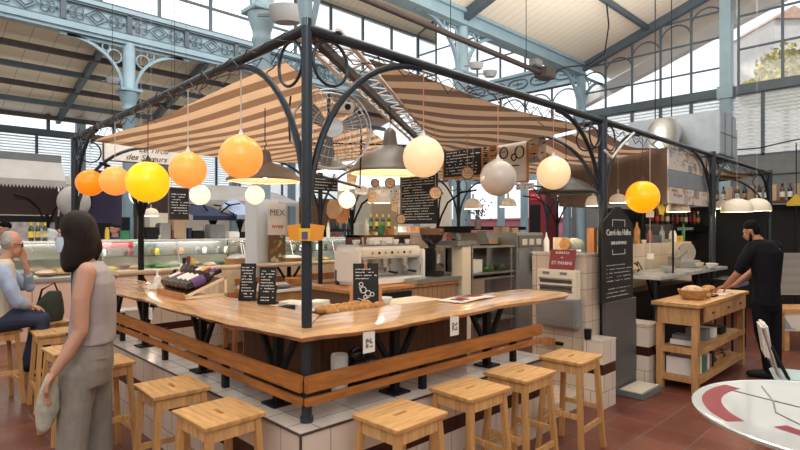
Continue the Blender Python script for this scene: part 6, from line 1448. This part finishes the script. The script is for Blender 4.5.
# --- two stall keepers far behind
def keeper(px, y, sc_, label, m_, hairm='hair_black'):
    p = PY(px, y); t = thing('person', label, 'person', (p.x, p.y, 0), -YAW)
    hp, X = head((0, 0, 1.62), (-.6, -1, -.1))
    blob('body', hp + [('t', [(0, 0, 1.52), (0, 0, 1.40)], [.055, .07]), ('l', [(0, 0, .85, .16, .11), (0, 0, 1.1, .15, .11), (0, 0, 1.38, .19, .11), (0, 0, 1.45, .10, .08)]), ('t', [(-.20, 0, 1.38), (-.25, -.05, 1.12), (-.18, -.22, 1.0)], [.055, .045, .03]), ('t', [(.20, 0, 1.38), (.25, -.05, 1.12), (.18, -.22, 1.0)], [.055, .045, .03]), ('t', [(-.09, 0, .9), (-.1, 0, .5), (-.1, 0, .05)], [.09, .07, .05]), ('t', [(.09, 0, .9), (.1, 0, .5), (.1, 0, .05)], [.09, .07, .05])] + hand((-.18, -.22, 1.0), (-.10, -.30, .98), (1, 1, 0)) + hand((.18, -.22, 1.0), (.10, -.30, .98), (1, -1, 0)), 'skin', t, .010, 2)
    blob('hair', [('b', X(-.022, 0, .045), (.094, .09, .082))], hairm, t, .012, 2)
    blob('shirt', [('l', [(0, 0, .82, .18, .13), (0, 0, 1.1, .17, .13), (0, 0, 1.38, .205, .125), (0, 0, 1.47, .09, .08)]), ('t', [(-.19, 0, 1.38), (-.245, -.04, 1.15)], [.075, .065]), ('t', [(.19, 0, 1.38), (.245, -.04, 1.15)], [.075, .065])], m_, t, .012, 2)
    blob('trousers', [('l', [(0, 0, .72, .16, .12), (0, 0, .92, .17, .125)]), ('t', [(-.09, 0, .85), (-.1, 0, .08)], [.10, .07]), ('t', [(.09, 0, .85), (.1, 0, .08)], [.10, .07])], 'black', t, .012, 2)
keeper(115, 8.7, 1, 'stall keeper in a navy shirt behind the glass display right of the woman', 'navy', 'hair_dark')
keeper(4, 8.5, 1, 'dark-haired stall keeper behind the fish counter at the left edge', 'navy')
# hall walls round the rest of the floor, clerestory left open
struct(MB().b2((-9.1, -9, 0), (-9, 17, 3.2)).build('wall_left', 'cream')); struct(MB().b2((-9, -9.1, 0), (13.3, -9, 3.6)).build('wall_front', 'cream'))

# ================================================================= MORE SMALL THINGS OF THE BAR
q = random.Random(77)
cols_ = [('paper', 'white'), ('slate', 'grey'), ('crimson', 'dark red'), ('bread', 'brown'), ('fruit_yellow', 'yellow'), ('steel', 'steel'), ('navy', 'dark blue'), ('cream', 'cream'), ('green', 'green')]
def clutter(x0, x1, y, z, n, where, smin=.06, smax=.16, shift=0, dy=.08):
    for i in range(n):
        x = x0 + (x1 - x0) * (i + .5) / n; m_, cn = cols_[(i * 4 + shift) % 9]; k = (i + shift) % 4; h_ = q.uniform(smin, smax); yy = y + q.uniform(-dy, dy); wd = min(.8 * abs(x1 - x0) / n, q.uniform(.07, .14))
        if k == 0: tag(MB().lathe([(wd * .4, 0), (wd * .42, h_ * .1), (wd * .42, h_ * .7), (wd * .3, h_ * .85), (wd * .3, h_)], (x, yy, z + .001), 12).build('jar', m_, None, True), '%s jar %s, %s from the left' % (cn, where, ORD[i]), 'jar')
        elif k == 1: tag(MB().box((x, yy, z + .001 + h_ / 2), (wd, .1, h_)).build('carton', m_), '%s carton %s, %s from the left' % (cn, where, ORD[i]), 'box')
        elif k == 2: tag(MB().lathe([(wd * .3, 0), (wd * .32, h_), (wd * .12, h_ * 1.3), (wd * .1, h_ * 1.6)], (x, yy, z + .001), 12).build('bottle', m_, None, True), '%s bottle %s, %s from the left' % (cn, where, ORD[i]), 'bottle')
        else: tag(MB().lathe([(wd * .3, 0), (wd * .48, h_ * .45), (wd * .45, h_ * .45), (wd * .2, .01)], (x, yy, z + .001), 14, caps=False).build('bowl', m_, None, True), '%s bowl %s, %s from the left' % (cn, where, ORD[i]), 'bowl')
clutter(4.4, 7.5, .57, 1.42, 14, 'on the cream partition behind the marble counter', .08, .2, 1, .01)
clutter(3.66, 3.98, 2.2, 1.461, 3, 'on the grey shelf board by the grinder', .05, .1, 2, .03)
clutter(1.1, 3.4, 7.85, 1.431, 8, 'on top of the nearer glass display', .10, .22, 4, .02)
clutter(3.8, 6.6, 7.85, 1.431, 11, 'on top of the farther glass display', .12, .3, 2, .02)
clutter(3.2, 6.0, 5.85, .981, 5, 'on the produce stand behind the bar', .12, .22, 5, .02) if 0 else None
clutter(2.1, 3.0, 2.62, .966, 4, 'behind the coffee machine', .1, .2, 6, .01)
clutter(-2.6, -.5, 7.45, 1.431, 7, 'on top of the fish counter', .12, .28, 3, .03)
clutter(4.35, 6.1, 3.6, 1.662, 7, 'at the back of the bar behind the steel cabinet', .1, .25, 7, .03) if 0 else None
# work shelf standing behind the walnut counter with stacked goods
hb = thing('goods_rack', 'dark rack of goods behind the coffee machine', 'rack', (3.4, 3.3, 0), world=True)
for z in (1.15, 1.50): MB().b2((2.95, 3.1, z), (3.9, 3.4, z + .03)).build('shelf', 'walnut', hb)
for x in (2.95, 3.86): MB().b2((x, 3.1, 0), (x + .04, 3.4, 1.53)).build('upright', 'walnut', hb)
clutter(3.0, 3.8, 3.25, 1.53, 6, 'on the dark rack behind the coffee machine', .07, .16, 5, .03)
# white paper tags and dried bunches strung under the fan
for i, (px, py, d, sx, sy) in enumerate(((352, 178, 5.0, .10, .12), (362, 190, 5.2, .14, .08), (372, 196, 5.3, .08, .13), (386, 190, 5.5, .11, .09), (395, 203, 5.6, .07, .16), (345, 187, 4.9, .12, .07))):
    p = P(px, py, d); t = thing('paper_tag', 'paper cutting strung between fan and tall chalkboard, %s from the left' % ORD[(1, 2, 3, 4, 5, 0)[i]], 'paper', p, -YAW + q.uniform(-.3, .3), 'paper cuttings strung under the fan')
    MB().prism([(-sx / 2, 0, -sy / 2), (sx * .3, 0, -sy * .6), (sx / 2, 0, sy * .2), (sx * .1, 0, sy / 2), (-sx / 2, 0, sy * .3)], (0, .004, 0)).build('sheet', 'paper' if i % 2 else 'wood_disc', t)
    MB().cyl((0, 0, sy * .4), (0, 0, 2.6 - p.z), .0018, seg=5).build('string', 'black', t); scribble(3, sx * .6, sy * .5, lambda x, z: (x, -.003, z), 90 + i).build('drawing', 'walnut', t)
tag(MB().b2((1.7, 4.15, .30), (2.6, 4.5, .34)).b2((1.7, 4.46, .34), (2.6, 4.5, .75)).b2((1.72, 4.17, 0), (1.77, 4.22, .3)).b2((2.53, 4.17, 0), (2.58, 4.22, .3)).b2((1.72, 4.44, 0), (1.77, 4.49, .3)).b2((2.53, 4.44, 0), (2.58, 4.49, .3)).build('wooden_bench', 'orange_wood'), 'orange wooden bench seen behind the corner post', 'bench')
sl = thing('side_counter', 'pale topped wooden side counter left of the walnut counter', 'counter', (1.9, 3.2, 0), world=True)
MB().b2((1.55, 2.95, 0), (2.25, 3.6, .90)).build('body', 'beech', sl); MB().b2((1.5, 2.9, .90), (2.3, 3.65, .935)).build('top', 'white_gloss', sl)
bowl('serving_bowl', 'wooden bowl on the pale topped side counter', (2.0, 3.15, .936), .14, .09, 'orange_wood'); bowl('plate', 'dark plate on the pale topped side counter', (1.72, 3.05, .936), .15, .02, 'slate', cat='plate')
